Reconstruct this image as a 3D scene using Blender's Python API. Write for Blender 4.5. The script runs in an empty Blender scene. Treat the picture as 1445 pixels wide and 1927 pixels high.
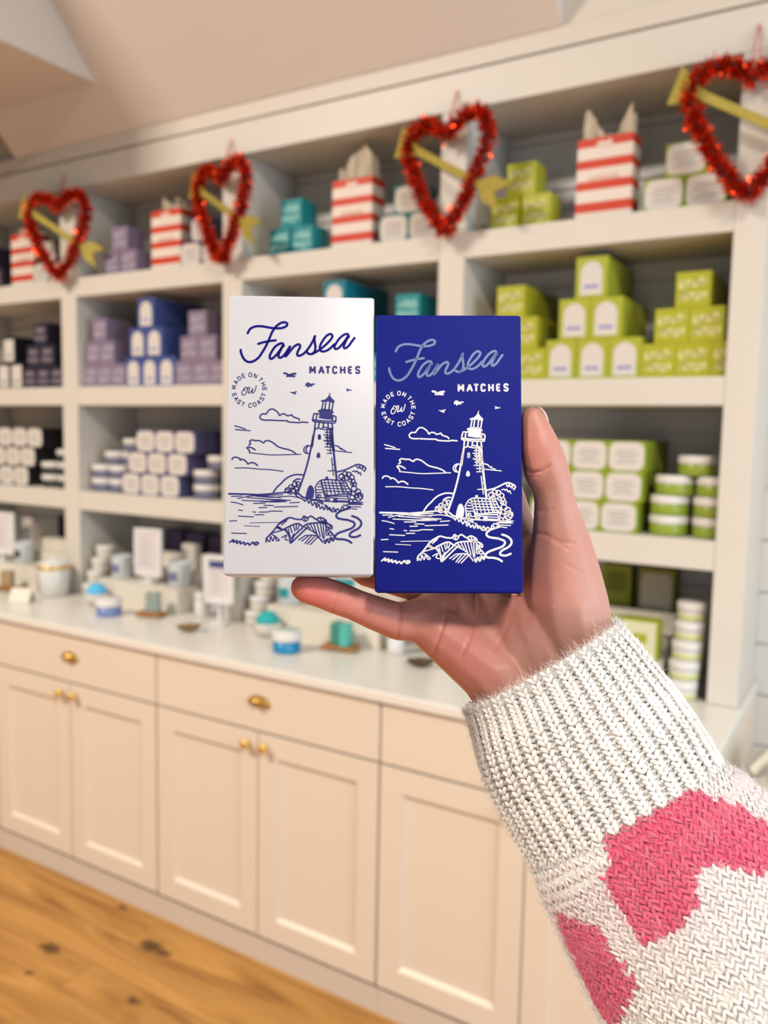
import bpy, bmesh, math, random
import numpy as np
from mathutils import Vector, Matrix

random.seed(7)
RNG = np.random.default_rng(7)
SC = bpy.context.scene
COL = SC.collection

# ------------------------------------------------------------------ camera
FPX = 1563.56                      # focal length in pixels of the 1445x1927 frame
CAM = Vector((0.94493, -2.19251, 1.58489))
YAW, PITCH, ROLL = 0.54266, 0.09701, 0.01903


def cam_axes():
    cy, sy = math.cos(YAW), math.sin(YAW)
    cp, sp = math.cos(PITCH), math.sin(PITCH)
    fwd = Vector((-sy * cp, cy * cp, -sp))
    right = Vector((cy, sy, 0))
    up = right.cross(fwd)
    cr, sr = math.cos(ROLL), math.sin(ROLL)
    return right * cr + up * sr, up * cr - right * sr, fwd


RT, UP, FW = cam_axes()
cam_d = bpy.data.cameras.new('camera')
cam = bpy.data.objects.new('camera', cam_d)
COL.objects.link(cam)
M = Matrix((RT, UP, -FW)).transposed().to_4x4()
M.translation = CAM
cam.matrix_world = M
cam_d.sensor_fit = 'VERTICAL'
cam_d.sensor_height = 36
cam_d.sensor_width = 27
cam_d.lens = FPX * 36 / 1927
cam_d.clip_start = 0.02
cam_d.dof.use_dof = True
cam_d.dof.focus_distance = 0.452
cam_d.dof.aperture_fstop = 7.0
SC.camera = cam


def at(px, py, d):
    """point seen at pixel px,py of the photograph, d metres in front of the camera"""
    return CAM + (FW + RT * ((px - 722.5) / FPX) - UP * ((py - 963.5) / FPX)) * d


def on_y(px, py, Y):
    r = FW + RT * ((px - 722.5) / FPX) - UP * ((py - 963.5) / FPX)
    return CAM + r * ((Y - CAM.y) / r.y)


def on_z(px, py, Z):
    r = FW + RT * ((px - 722.5) / FPX) - UP * ((py - 963.5) / FPX)
    return CAM + r * ((Z - CAM.z) / r.z)


# ------------------------------------------------------------------ world, lights, exposure
SC.view_settings.view_transform = 'Standard'
SC.view_settings.look = 'None'
SC.view_settings.gamma = 1.0
SC.view_settings.use_curve_mapping = False
SC.view_settings.exposure = 0.04
SC.cycles.use_denoising = True
SC.cycles.max_bounces = 8
SC.cycles.diffuse_bounces = 1
SC.cycles.sample_clamp_indirect = 6.0

wd = bpy.data.worlds.new('world')
SC.world = wd
wd.use_nodes = True
bg = wd.node_tree.nodes['Background']
bg.inputs[0].default_value = (1.0, 0.955, 0.90, 1)
bg.inputs[1].default_value = 0.17


def area(name, loc, aim, sx, sy, power, color):
    l = bpy.data.lights.new(name, 'AREA')
    l.shape = 'RECTANGLE'
    l.size, l.size_y = sx, sy
    l.energy = power
    l.color = color
    o = bpy.data.objects.new(name, l)
    COL.objects.link(o)
    o.location = loc
    o.rotation_euler = (Vector(aim) - Vector(loc)).to_track_quat('-Z', 'Y').to_euler()
    return o


area('daylight_window', (3.2, -1.5, 1.9), (-1.2, -0.3, 1.8), 1.5, 2.4, 56, (0.72, 0.86, 1.0))
area('shop_front_window', (0.8, -3.3, 1.30), (0.75, -1.8, 1.47), 1.6, 1.3, 4.6, (1.0, 0.97, 1.0))
for lx, pw in ((-2.2, 222), (2.9, 158)):
    area('ceiling_lamp', (lx, -3.4, 4.1), (lx, -3.3, 0.0), 1.0, 0.5, pw, (1.0, 0.885, 0.77))


# ------------------------------------------------------------------ materials
def lin(c):
    out = []
    for v in c:
        v /= 255.0
        out.append(v / 12.92 if v <= 0.04045 else ((v + 0.055) / 1.055) ** 2.4)
    return (*out, 1.0)


_M = {}


def mat(name, rgb, rough=0.5, metal=0.0, noise=0.0, nscale=30.0, bump=0.0, bscale=200.0, coat=0.0, sheen=0.0, attr=None, spec=None, alpha_tr=0.0):
    if name in _M:
        return _M[name]
    m = bpy.data.materials.new(name)
    m.use_nodes = True
    nt = m.node_tree
    b = nt.nodes['Principled BSDF']
    c = lin(rgb)
    b.inputs['Base Color'].default_value = c
    b.inputs['Roughness'].default_value = rough
    b.inputs['Metallic'].default_value = metal
    if coat:
        b.inputs['Coat Weight'].default_value = coat
        b.inputs['Coat Roughness'].default_value = 0.15
    if sheen:
        b.inputs['Sheen Weight'].default_value = sheen
        b.inputs['Sheen Roughness'].default_value = 0.5
    if spec is not None:
        b.inputs['Specular IOR Level'].default_value = spec
    if alpha_tr:
        b.inputs['Transmission Weight'].default_value = alpha_tr
    tc = nt.nodes.new('ShaderNodeTexCoord')
    src = None
    if attr:
        a = nt.nodes.new('ShaderNodeAttribute')
        a.attribute_name = attr
        src = a.outputs['Color']
    if noise:
        n = nt.nodes.new('ShaderNodeTexNoise')
        n.inputs['Scale'].default_value = nscale
        n.inputs['Detail'].default_value = 4
        nt.links.new(tc.outputs['Object'], n.inputs['Vector'])
        mp = nt.nodes.new('ShaderNodeMapRange')
        mp.inputs['To Min'].default_value = 1 - noise
        mp.inputs['To Max'].default_value = 1 + noise
        nt.links.new(n.outputs['Fac'], mp.inputs['Value'])
        mx = nt.nodes.new('ShaderNodeVectorMath')
        mx.operation = 'SCALE'
        if src:
            nt.links.new(src, mx.inputs[0])
        else:
            mx.inputs[0].default_value = c[:3]
        nt.links.new(mp.outputs['Result'], mx.inputs['Scale'])
        src = mx.outputs['Vector']
    if src:
        nt.links.new(src, b.inputs['Base Color'])
    if bump:
        n2 = nt.nodes.new('ShaderNodeTexNoise')
        n2.inputs['Scale'].default_value = bscale
        n2.inputs['Detail'].default_value = 3
        nt.links.new(tc.outputs['Object'], n2.inputs['Vector'])
        bp = nt.nodes.new('ShaderNodeBump')
        bp.inputs['Strength'].default_value = bump
        bp.inputs['Distance'].default_value = 0.001
        nt.links.new(n2.outputs['Fac'], bp.inputs['Height'])
        nt.links.new(bp.outputs['Normal'], b.inputs['Normal'])
    _M[name] = m
    return m


PAINT = mat('cream_white_paint', (226, 219, 206), 0.45, noise=0.02, nscale=6)
CABPAINT = mat('cabinet_paint', (238, 223, 203), 0.40, noise=0.015, nscale=5)
TRIM = mat('trim_paint', (226, 217, 202), 0.5)
CEIL = mat('ceiling_paint', (232, 220, 208), 0.8, noise=0.015, nscale=4)
WALLW = mat('white_wall_paint', (232, 230, 224), 0.7)
TOPW = mat('worktop_white', (240, 235, 224), 0.25, noise=0.015, nscale=12)
BRASS = mat('brass', (240, 200, 110), 0.3, metal=0.75)
WHITE = mat('white_plastic', (238, 236, 232), 0.35)
CREAM = mat('cream_card', (238, 229, 208), 0.6)
PAPER = mat('paper_label', (224, 217, 208), 0.7)
TEXTG = mat('grey_print', (150, 146, 140), 0.7)


KNOTS = [(-.887, -.487, .034), (-.836, -.492, .022), (-1.133, -.661, .028), (-.742, -.691, .018), (-1.121, -.392, .012), (-1.089, -.766, .012), (-1.9, -.9, .025), (-.3, -1.1, .03), (-1.6, -1.3, .02)]


def wood_floor():
    m = bpy.data.materials.new('oiled_pine_planks')
    m.use_nodes = True
    nt = m.node_tree
    L = nt.links
    b = nt.nodes['Principled BSDF']
    b.inputs['Roughness'].default_value = 0.42
    tc = nt.nodes.new('ShaderNodeTexCoord')
    br = nt.nodes.new('ShaderNodeTexBrick')
    br.offset = 0.37
    br.inputs['Scale'].default_value = 1.0
    br.inputs['Brick Width'].default_value = 2.6
    br.inputs['Row Height'].default_value = 0.128
    br.inputs['Mortar Size'].default_value = 0.0016
    br.inputs['Mortar Smooth'].default_value = 0.3
    br.inputs['Bias'].default_value = 0.0
    br.inputs['Color1'].default_value = (0.0, 0.0, 0.0, 1)
    br.inputs['Color2'].default_value = (1, 1, 1, 1)
    br.inputs['Mortar'].default_value = (0.5, 0.5, 0.5, 1)
    L.new(tc.outputs['Object'], br.inputs['Vector'])
    mp = nt.nodes.new('ShaderNodeMapping')
    mp.inputs['Scale'].default_value = (1.6, 13.0, 1)
    L.new(tc.outputs['Object'], mp.inputs['Vector'])
    off = nt.nodes.new('ShaderNodeVectorMath')
    off.operation = 'MULTIPLY_ADD'
    L.new(br.outputs['Color'], off.inputs[0])
    off.inputs[1].default_value = (7, 3, 0)
    L.new(mp.outputs['Vector'], off.inputs[2])
    n = nt.nodes.new('ShaderNodeTexNoise')
    n.inputs['Scale'].default_value = 1.0
    n.inputs['Detail'].default_value = 6
    n.inputs['Distortion'].default_value = 1.3
    L.new(off.outputs['Vector'], n.inputs['Vector'])
    cr = nt.nodes.new('ShaderNodeValToRGB')
    e = cr.color_ramp.elements
    e[0].position = 0.28
    e[0].color = lin((142, 92, 40))
    e[1].position = 0.72
    e[1].color = lin((206, 152, 80))
    mid = e.new(0.5)
    mid.color = lin((184, 130, 62))
    L.new(n.outputs['Fac'], cr.inputs['Fac'])
    # knots
    nd = nt.nodes.new('ShaderNodeTexNoise')
    nd.inputs['Scale'].default_value = 22
    L.new(tc.outputs['Object'], nd.inputs['Vector'])
    warp = nt.nodes.new('ShaderNodeVectorMath')
    warp.operation = 'MULTIPLY_ADD'
    L.new(nd.outputs['Color'], warp.inputs[0])
    warp.inputs[1].default_value = (0.05, 0.035, 0)
    L.new(tc.outputs['Object'], warp.inputs[2])
    last = None
    for kx, ky, ks in KNOTS:
        sub = nt.nodes.new('ShaderNodeVectorMath')
        sub.operation = 'SUBTRACT'
        L.new(warp.outputs['Vector'], sub.inputs[0])
        sub.inputs[1].default_value = (kx + 0.025, ky + 0.017, 0)
        sc = nt.nodes.new('ShaderNodeVectorMath')
        sc.operation = 'MULTIPLY'
        L.new(sub.outputs['Vector'], sc.inputs[0])
        sc.inputs[1].default_value = (0.55 / ks, 1.0 / ks, 0)
        ln = nt.nodes.new('ShaderNodeVectorMath')
        ln.operation = 'LENGTH'
        L.new(sc.outputs['Vector'], ln.inputs[0])
        mr = nt.nodes.new('ShaderNodeMapRange')
        mr.interpolation_type = 'SMOOTHSTEP'
        mr.inputs['From Min'].default_value = 0.25
        mr.inputs['From Max'].default_value = 1.1
        mr.inputs['To Min'].default_value = 1.0
        mr.inputs['To Max'].default_value = 0.0
        L.new(ln.outputs['Value'], mr.inputs['Value'])
        if last is None:
            last = mr.outputs['Result']
        else:
            mm = nt.nodes.new('ShaderNodeMath')
            mm.operation = 'MAXIMUM'
            L.new(last, mm.inputs[0])
            L.new(mr.outputs['Result'], mm.inputs[1])
            last = mm.outputs['Value']
    mx = nt.nodes.new('ShaderNodeMix')
    mx.data_type = 'RGBA'
    L.new(last, mx.inputs['Factor'])
    L.new(cr.outputs['Color'], mx.inputs['A'])
    mx.inputs['B'].default_value = lin((92, 58, 26))
    mo = nt.nodes.new('ShaderNodeMix')
    mo.data_type = 'RGBA'
    L.new(br.outputs['Fac'], mo.inputs['Factor'])
    L.new(mx.outputs['Result'], mo.inputs['A'])
    mo.inputs['B'].default_value = lin((150, 104, 52))
    L.new(mo.outputs['Result'], b.inputs['Base Color'])
    return m


# ------------------------------------------------------------------ object helpers
def link(name, me, parent=None):
    o = bpy.data.objects.new(name, me)
    COL.objects.link(o)
    if parent:
        o.parent = parent
    return o


_labels = {}


def tag(o, label, cat, group=None):
    o['label'] = label
    o['category'] = cat
    if group:
        o['group'] = group
    return o


def structure(o, label=None):
    o['kind'] = 'structure'
    if label:
        o['label'] = label
    return o


def empty(name, loc):
    o = bpy.data.objects.new(name, None)
    o.empty_display_size = 0.02
    COL.objects.link(o)
    o.location = loc
    return o


def bm_mesh(bm, name, mats, smooth=False):
    me = bpy.data.meshes.new(name)
    bmesh.ops.recalc_face_normals(bm, faces=bm.faces)
    bm.to_mesh(me)
    bm.free()
    for m in (mats if isinstance(mats, (list, tuple)) else [mats]):
        me.materials.append(m)
    if smooth:
        me.polygons.foreach_set('use_smooth', [True] * len(me.polygons))
    return me


def add_box(bm, x0, x1, y0, y1, z0, z1, mi=0, bev=0.0, seg=2):
    vs = [bm.verts.new((x, y, z)) for x in (x0, x1) for y in (y0, y1) for z in (z0, z1)]
    idx = [(0, 1, 3, 2), (4, 6, 7, 5), (0, 4, 5, 1), (2, 3, 7, 6), (0, 2, 6, 4), (1, 5, 7, 3)]
    fs = [bm.faces.new([vs[i] for i in f]) for f in idx]
    for f in fs:
        f.material_index = mi
    bmesh.ops.recalc_face_normals(bm, faces=fs)
    if bev:
        es = list({e for f in fs for e in f.edges})
        r = bmesh.ops.bevel(bm, geom=es, offset=bev, segments=seg, profile=0.5, affect='EDGES')
        for f in r['faces']:
            f.material_index = mi
    return fs


def box_me(name, x0, x1, y0, y1, z0, z1, m, bev=0.0, seg=2):
    bm = bmesh.new()
    add_box(bm, x0, x1, y0, y1, z0, z1, 0, bev, seg)
    return bm_mesh(bm, name, m)


def lathe_me(name, prof, m, seg=28, mis=None):
    bm = bmesh.new()
    rings = []
    for r, z in prof:
        if r < 1e-6:
            rings.append([bm.verts.new((0, 0, z))])
        else:
            rings.append([bm.verts.new((r * math.cos(2 * math.pi * k / seg), r * math.sin(2 * math.pi * k / seg), z)) for k in range(seg)])
    for i in range(len(rings) - 1):
        a, b = rings[i], rings[i + 1]
        for k in range(seg):
            k2 = (k + 1) % seg
            if len(a) == 1 and len(b) == 1:
                continue
            if len(a) == 1:
                f = bm.faces.new((a[0], b[k], b[k2]))
            elif len(b) == 1:
                f = bm.faces.new((a[k], b[0], a[k2]))
            else:
                f = bm.faces.new((a[k], b[k], b[k2], a[k2]))
            if mis:
                f.material_index = mis[i]
    for R in (rings[0], rings[-1]):
        if len(R) > 1:
            f = bm.faces.new(R)
            if mis:
                f.material_index = mis[0] if R is rings[0] else mis[-1]
    return bm_mesh(bm, name, m, smooth=True)


def smooth_auto(me, ang=40):
    me.polygons.foreach_set('use_smooth', [True] * len(me.polygons))
    try:
        me.set_sharp_from_angle(angle=math.radians(ang))
    except Exception:
        pass
    return me


def ribbon(verts, faces, pts, w, to3, closed=False, caps=True):
    """flat stroke of width w along pts (2D); to3 maps (u,v) to a 3D point"""
    P = [np.array(p, float) for p in pts]
    if len(P) < 2:
        return
    n = len(P)
    base = len(verts)
    L, R = [], []
    for i in range(n):
        if closed:
            d = P[(i + 1) % n] - P[i - 1]
        else:
            d = P[min(i + 1, n - 1)] - P[max(i - 1, 0)]
        d = d / (np.linalg.norm(d) + 1e-12)
        nn = np.array((-d[1], d[0])) * w / 2
        L.append(P[i] + nn)
        R.append(P[i] - nn)
    for a, b in zip(L, R):
        verts.append(to3(*a))
        verts.append(to3(*b))
    m = n if closed else n - 1
    for i in range(m):
        a, b = base + 2 * i, base + 2 * ((i + 1) % n)
        faces.append((a, a + 1, b + 1, b))
    if caps and not closed:
        for end in (0, n - 1):
            c = P[end]
            d = P[0] - P[1] if end == 0 else P[-1] - P[-2]
            a0 = math.atan2(d[1], d[0])
            s = len(verts)
            for k in range(6):
                a = a0 - math.pi / 2 + math.pi * k / 5
                q = c + np.array((math.cos(a), math.sin(a))) * w / 2
                verts.append(to3(*q))
            faces.append(tuple(range(s, s + 6)))


def smooth_pts(pts, sub=5):
    """Catmull-Rom through pts"""
    P = [np.array(p, float) for p in pts]
    if len(P) < 3:
        return P
    out = []
    for i in range(len(P) - 1):
        p0, p1, p2, p3 = P[max(i - 1, 0)], P[i], P[i + 1], P[min(i + 2, len(P) - 1)]
        for k in range(sub):
            t = k / sub
            out.append(0.5 * ((2 * p1) + (-p0 + p2) * t + (2 * p0 - 5 * p1 + 4 * p2 - p3) * t * t + (-p0 + 3 * p1 - 3 * p2 + p3) * t ** 3))
    out.append(P[-1])
    return out


def vf_mesh(name, verts, faces, m, smooth=False):
    me = bpy.data.meshes.new(name)
    me.from_pydata([tuple(v) for v in verts], [], faces)
    for x in (m if isinstance(m, (list, tuple)) else [m]):
        me.materials.append(x)
    if smooth:
        me.polygons.foreach_set('use_smooth', [True] * len(me.polygons))
    me.update()
    return me


def clone(src, loc, label, cat, group=None):
    """copy of a thing with copies of its parts and their sub-parts"""
    r = src.copy()
    COL.objects.link(r)
    r.location = loc
    tag(r, label, cat, group)
    for ch in src.children:
        c = ch.copy()
        COL.objects.link(c)
        c.parent = r
        for g in ch.children:
            d = g.copy()
            COL.objects.link(d)
            d.parent = c
    return r


# ------------------------------------------------------------------ the shell of the shop
ST = [(-2.722, -2.634), (-1.8818, -1.7938), (-1.0396, -0.9531), (-0.2086, -0.1264), (0.5909, 0.664)]   # stiles
Z1T, Z1B, Z2T, Z2B, Z3T, Z3B, CT = 2.1536, 2.081, 1.7349, 1.6635, 1.3254, 1.2504, 0.91
FB, FT, ZTOP = 2.49, 2.594, 2.654
DEEP = 0.30

structure(link('floor', box_me('floor', -6, 4.5, -5.5, 0.45, -0.05, 0.0, wood_floor())), 'honey coloured pine plank floor with dark knots')


def shiplap():
    bm = bmesh.new()
    z = 0.0
    while z < 2.7:
        add_box(bm, -6, 4.5, DEEP, DEEP + 0.03, z + 0.003, min(z + 0.145, 2.75) - 0.003)
        z += 0.145
    add_box(bm, -6, 4.5, DEEP + 0.008, DEEP + 0.04, 0, 2.7)
    return bm_mesh(bm, 'wall_back', WALLW)


structure(link('wall_back', shiplap()), 'white horizontal board wall behind the shelves')

SL = math.radians(48)


def sloped_ceiling():
    # sloped panel rising towards the viewer from the wall head, between X=-2.147 and X=0.136
    bm = bmesh.new()
    d = 2.3
    y1, z1 = -d * math.cos(SL), ZTOP + d * math.sin(SL)
    A = [bm.verts.new(v) for v in ((-2.147, 0, ZTOP), (0.136, 0, ZTOP), (0.136, y1, z1), (-2.147, y1, z1))]
    B = [bm.verts.new(v) for v in ((-2.147, 0.05, ZTOP), (0.136, 0.05, ZTOP), (0.136, 0.05, z1), (-2.147, 0.05, z1))]
    bm.faces.new(A)
    bm.faces.new(B[::-1])
    for i in range(4):
        j = (i + 1) % 4
        bm.faces.new((A[i], B[i], B[j], A[j]))
    return bm_mesh(bm, 'ceiling', CEIL)


structure(link('ceiling', sloped_ceiling()), 'sloped beige ceiling above the shelves')
structure(link('ceiling_soffit', box_me('ceiling_soffit', -6, -1.525, -0.72, -0.118, 2.785, 3.3, CEIL)), 'lower flat ceiling with a pale side face')
structure(link('wall_back_upper', box_me('wall_back_upper', -6, 4.5, 0.052, 0.12, 2.6, 4.4, TRIM)), 'cream wall above the shelf trim')
structure(link('trim_1', box_me('trim_1', -6, 4.5, 0.004, 0.05, 2.602, ZTOP, TRIM)), 'cream trim board along the wall head')
structure(link('wall_head', box_me('wall_head', 0.1366, 4.5, 0.012, 0.05, ZTOP, 4.4, TRIM)), 'cream wall face beside the sloped ceiling')

# bookcase
bc = empty('built_in_bookcase', (-1.03, 0.15, CT))
tag(bc, 'tall cream built-in bookcase of open bays filling the wall above the worktop', 'bookcase')


def rel(o, parent):
    o.parent = parent
    o.matrix_parent_inverse = Matrix.Translation(-Vector(parent.location))
    return o


for a, b in ST[:-1]:
    rel(link('stile', box_me('stile', a, b, 0.0, DEEP - 0.002, CT + 0.001, FB, PAINT, 0.002)), bc)
# the end stile is a face board in front of a thinner end panel
rel(link('stile', box_me('stile', ST[-1][0], ST[-1][1], 0.0, 0.019, CT + 0.001, FB, PAINT, 0.002)), bc)
rel(link('end_panel', box_me('end_panel', 0.6365, ST[-1][1], 0.0192, DEEP - 0.002, CT + 0.001, FB, PAINT)), bc)
for i in range(len(ST) - 1):
    a, b = ST[i][1], ST[i + 1][0]
    if i == len(ST) - 2:
        for zt, zb in ((Z1T, Z1B), (Z2T, Z2B), (Z3T, Z3B)):
            rel(link('shelf', box_me('shelf', b + 0.0005, 0.636, 0.0194, DEEP - 0.002, zb, zt, PAINT)), bc)
    for zt, zb in ((Z1T, Z1B), (Z2T, Z2B), (Z3T, Z3B)):
        rel(link('shelf', box_me('shelf', a + 0.0005, b - 0.0005, 0.001, DEEP - 0.002, zb, zt, PAINT, 0.002)), bc)
rel(link('fascia', box_me('fascia', ST[0][0], ST[-1][1], 0.0, 0.03, FB + 0.0005, FT, PAINT, 0.002)), bc)
rel(link('top_panel', box_me('top_panel', ST[0][0], ST[-1][1], 0.0305, DEEP - 0.002, FB + 0.001, FB + 0.02, PAINT)), bc)

# ------------------------------------------------------------------ base cabinets
LY, ZD, ZB, ZL = -0.3775, 0.7118, 0.0883, 0.8797
GX = [-3.448, -2.623, -1.798, -0.9735, -0.1488, 0.676]
unit_names = ['white base cabinet at the far end beyond the black goods', 'white base cabinet below the black boxes, first brass cup pull in the photo',
              'white base cabinet below the lavender goods, brass cup pull above double doors',
              'white base cabinet partly behind the knitted sleeve, at the end of the worktop']


def door_me(w, h):
    """shaker door, front at y=0 facing -Y, origin lower left"""
    bm = bmesh.new()
    r, t, rec, bv = 0.066, 0.02, 0.011, 0.009
    xs, zs = (0, w), (0, h)
    O = [bm.verts.new(v) for v in ((0, 0, 0), (w, 0, 0), (w, 0, h), (0, 0, h))]
    I = [bm.verts.new(v) for v in ((r, 0, r), (w - r, 0, r), (w - r, 0, h - r), (r, 0, h - r))]
    q = r + bv
    J = [bm.verts.new(v) for v in ((q, rec, q), (w - q, rec, q), (w - q, rec, h - q), (q, rec, h - q))]
    K = [bm.verts.new(v) for v in ((0, t, 0), (w, t, 0), (w, t, h), (0, t, h))]
    for i in range(4):
        j = (i + 1) % 4
        bm.faces.new((O[i], O[j], I[j], I[i]))
        bm.faces.new((I[i], I[j], J[j], J[i]))
        bm.faces.new((O[i], K[i], K[j], O[j]))
    bm.faces.new(J)
    bm.faces.new(K[::-1])
    bmesh.ops.recalc_face_normals(bm, faces=bm.faces)
    es = [e for e in bm.edges if abs(e.verts[0].co.y) < 1e-6 and abs(e.verts[1].co.y) < 1e-6 and
          not (({*e.verts} & {*O}) and ({*e.verts} & {*I}))]
    bmesh.ops.bevel(bm, geom=es, offset=0.0018, segments=2, affect='EDGES')
    return bm_mesh(bm, 'door', CABPAINT)


def cup_pull_me():
    """scalloped half-shell pull hanging on a vertical face, facing -Y"""
    bm = bmesh.new()
    nu, nv = 40, 12
    grid = []
    for i in range(nu + 1):
        u = math.pi * i / nu
        row = []
        for j in range(nv + 1):
            v = (math.pi / 2) * j / nv
            sc = 1 + 0.07 * abs(math.cos(2.5 * u + 0.0)) * math.sin(v) if j else 1
            x = -0.043 * math.cos(u) * math.cos(v * 0.98) * 1.0
            z = 0.030 * math.sin(u) * math.cos(v * 0.9) - 0.008
            y = -0.027 * math.sin(v) * (0.35 + 0.65 * math.sin(u)) * sc
            row.append(bm.verts.new((x * sc, y, z * sc)))
        grid.append(row)
    for i in range(nu):
        for j in range(nv):
            bm.faces.new((grid[i][j], grid[i + 1][j], grid[i + 1][j + 1], grid[i][j + 1]))
    bmesh.ops.solidify(bm, geom=bm.faces[:], thickness=0.0022)
    # rolled lower lip
    return bm_mesh(bm, 'cup_pull', BRASS, smooth=True)


KNOB = lathe_me('knob', [(0.0055, 0), (0.0055, 0.010), (0.007, 0.013), (0.0135, 0.017), (0.015, 0.022), (0.0125, 0.027), (0.006, 0.0295), (0, 0.030)], BRASS, 20)
CUP = cup_pull_me()
cab_src = None
for u in range(4):
    x0, x1 = GX[u + 1], GX[u + 2]
    lab = unit_names[u]
    if u == 0:
        lab = unit_names[1]
    g = 'base cabinets under the worktop'
    names = ['white base cabinet below the black goods, left edge cut by the photo',
             'white base cabinet below the lavender goods, first whole brass cup pull',
             'white base cabinet in the middle, brass cup pull nearest the held white box',
             'white base cabinet at the worktop end, mostly behind the knitted sleeve']
    c = empty('base_cabinet', ((x0 + x1) / 2, (LY + DEEP) / 2, 0))
    tag(c, names[u], 'cabinet', g)
    W = (x1 - x0) / 2
    oy = -c.location.y
    link('cabinet_body', box_me('cabinet_body', -W + 0.0005, W - 0.0005, LY + 0.022 + oy, DEEP - 0.002 + oy, 0.075, 0.879, CABPAINT), c)
    link('toe_kick', box_me('toe_kick', -W + 0.0005, W - 0.0005, LY + 0.012 + oy, DEEP - 0.004 + oy, 0.0, 0.0745, mat('toe_kick_paint', (222, 206, 190), 0.5)), c)
    dr = link('drawer_front', box_me('drawer_front', -W + 0.003, W - 0.003, LY + oy, LY + 0.02 + oy, ZD + 0.003, ZL - 0.001, CABPAINT, 0.0025), c)
    cp = link('cup_pull', CUP, dr)
    cp.location = (0.005, LY + oy - 0.0005, 0.800)
    dh, dw = ZD - 0.003 - ZB, W - 0.0045
    dm = door_me(dw, dh)
    for s in (0, 1):
        d = link('door', dm, c)
        d.location = (-W + 0.003 if s == 0 else 0.0015, LY + oy, ZB)
        k = link('knob', KNOB, d)
        k.rotation_euler = (math.pi / 2, 0, 0)
        k.location = (dw - 0.032 if s == 0 else 0.032, -0.0003, 0.674 - ZB)

wt = link('worktop', box_me('worktop', -3.0, 0.678, LY - 0.014, DEEP - 0.002, 0.8800, CT, TOPW, 0.006, 3))
tag(wt, 'long white worktop running along the base cabinets', 'worktop')

# ------------------------------------------------------------------ goods on the shelves
def scribble_me(name, w, h, lines, y, m, sw, seed, x0=0.0, z0=0.0, amp=0.5):
    """handwritten-looking lines of print on a front face at y"""
    rr = random.Random(seed)
    V, F = [], []
    lh = h / lines
    for k in range(lines):
        zc = z0 + h - lh * (k + 0.5)
        n = 26
        pts = []
        ww = w * rr.uniform(0.8, 1.0)
        for i in range(n):
            t = i / (n - 1)
            x = x0 - ww / 2 + ww * t + 0.12 * lh * math.sin(i * 2.1 + seed)
            z = zc + lh * amp * 0.5 * math.sin(i * 1.55 + seed + k) * (1.0 if rr.random() > 0.25 else 1.6)
            pts.append((x, z))
        ribbon(V, F, smooth_pts(pts, 3), sw, lambda a, b: (a, y, b), caps=False)
    return vf_mesh(name, V, F, m)


def rounded_poly(w, h, r, n=6):
    pts = []
    for cx, cz, a0 in ((w / 2 - r, h / 2 - r, 0), (-w / 2 + r, h / 2 - r, 90), (-w / 2 + r, -h / 2 + r, 180), (w / 2 - r, -h / 2 + r, 270)):
        for k in range(n + 1):
            a = math.radians(a0 + 90 * k / n)
            pts.append((cx + r * math.cos(a), cz + r * math.sin(a)))
    return pts


def plate_me(name, pts, y, th, m):
    """thin plate in the XZ plane whose front face is at y-th"""
    n = len(pts)
    V = [(p[0], y, p[1]) for p in pts] + [(p[0], y - th, p[1]) for p in pts]
    F = [tuple(range(n, 2 * n)), tuple(range(n - 1, -1, -1))] + [(i, (i + 1) % n, n + (i + 1) % n, n + i) for i in range(n)]
    me = vf_mesh(name, V, F, m)
    bm = bmesh.new()
    bm.from_mesh(me)
    bmesh.ops.recalc_face_normals(bm, faces=bm.faces)
    bm.to_mesh(me)
    bm.free()
    return me


CW, CHH, CD = 0.085, 0.0875, 0.085
AW, AH = 0.086, 0.1075
SW_, SH_, SD_ = 0.099, 0.0815, 0.086
SEED = [1]


def cube_box(color, text, tone):
    key = 'carton_' + tone
    me = box_me('gift_box', -CW / 2, CW / 2, 0, CD, 0, CHH, mat(key, color, 0.45), 0.0015)
    src = bpy.data.objects.new('gift_box', me)
    SEED[0] += 1
    t = bpy.data.objects.new('lettering', scribble_me('lettering', 0.066, 0.062, 2, -0.0004, mat('print_' + tone, text, 0.6), 0.0058, SEED[0], 0, 0.012))
    t.parent = src
    return src


def arch_box(color, tone, square=False):
    me = box_me('fragrance_box', -AW / 2, AW / 2, 0, CD, 0, AH, mat('fragrance_carton_' + tone, color, 0.45), 0.0015)
    src = bpy.data.objects.new('fragrance_box', me)
    w, h = 0.060, 0.088
    if square:
        pts = rounded_poly(0.066, 0.090, 0.003, 3)
    else:
        pts = [(-w / 2, -h / 2), (w / 2, -h / 2)] + [(w / 2 * math.cos(math.radians(a)), h / 2 - w / 2 + w / 2 * math.sin(math.radians(a))) for a in range(0, 181, 15)]
    lb = bpy.data.objects.new('arch_label' if not square else 'label', plate_me('arch_label', pts, 0, 0.0005, PAPER))
    lb.parent = src
    lb.location = (0, 0, AH / 2 - 0.003)
    V, F = [], []
    ribbon(V, F, [(-0.019, -0.022), (0.019, -0.022)], 0.009, lambda a, b: (a, -0.0009, b), caps=False)
    pr = bpy.data.objects.new('label_print', vf_mesh('label_print', V, F, mat('label_blue_print', (150, 155, 205), 0.6) if not square else TEXTG))
    pr.parent = lb
    return src


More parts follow.
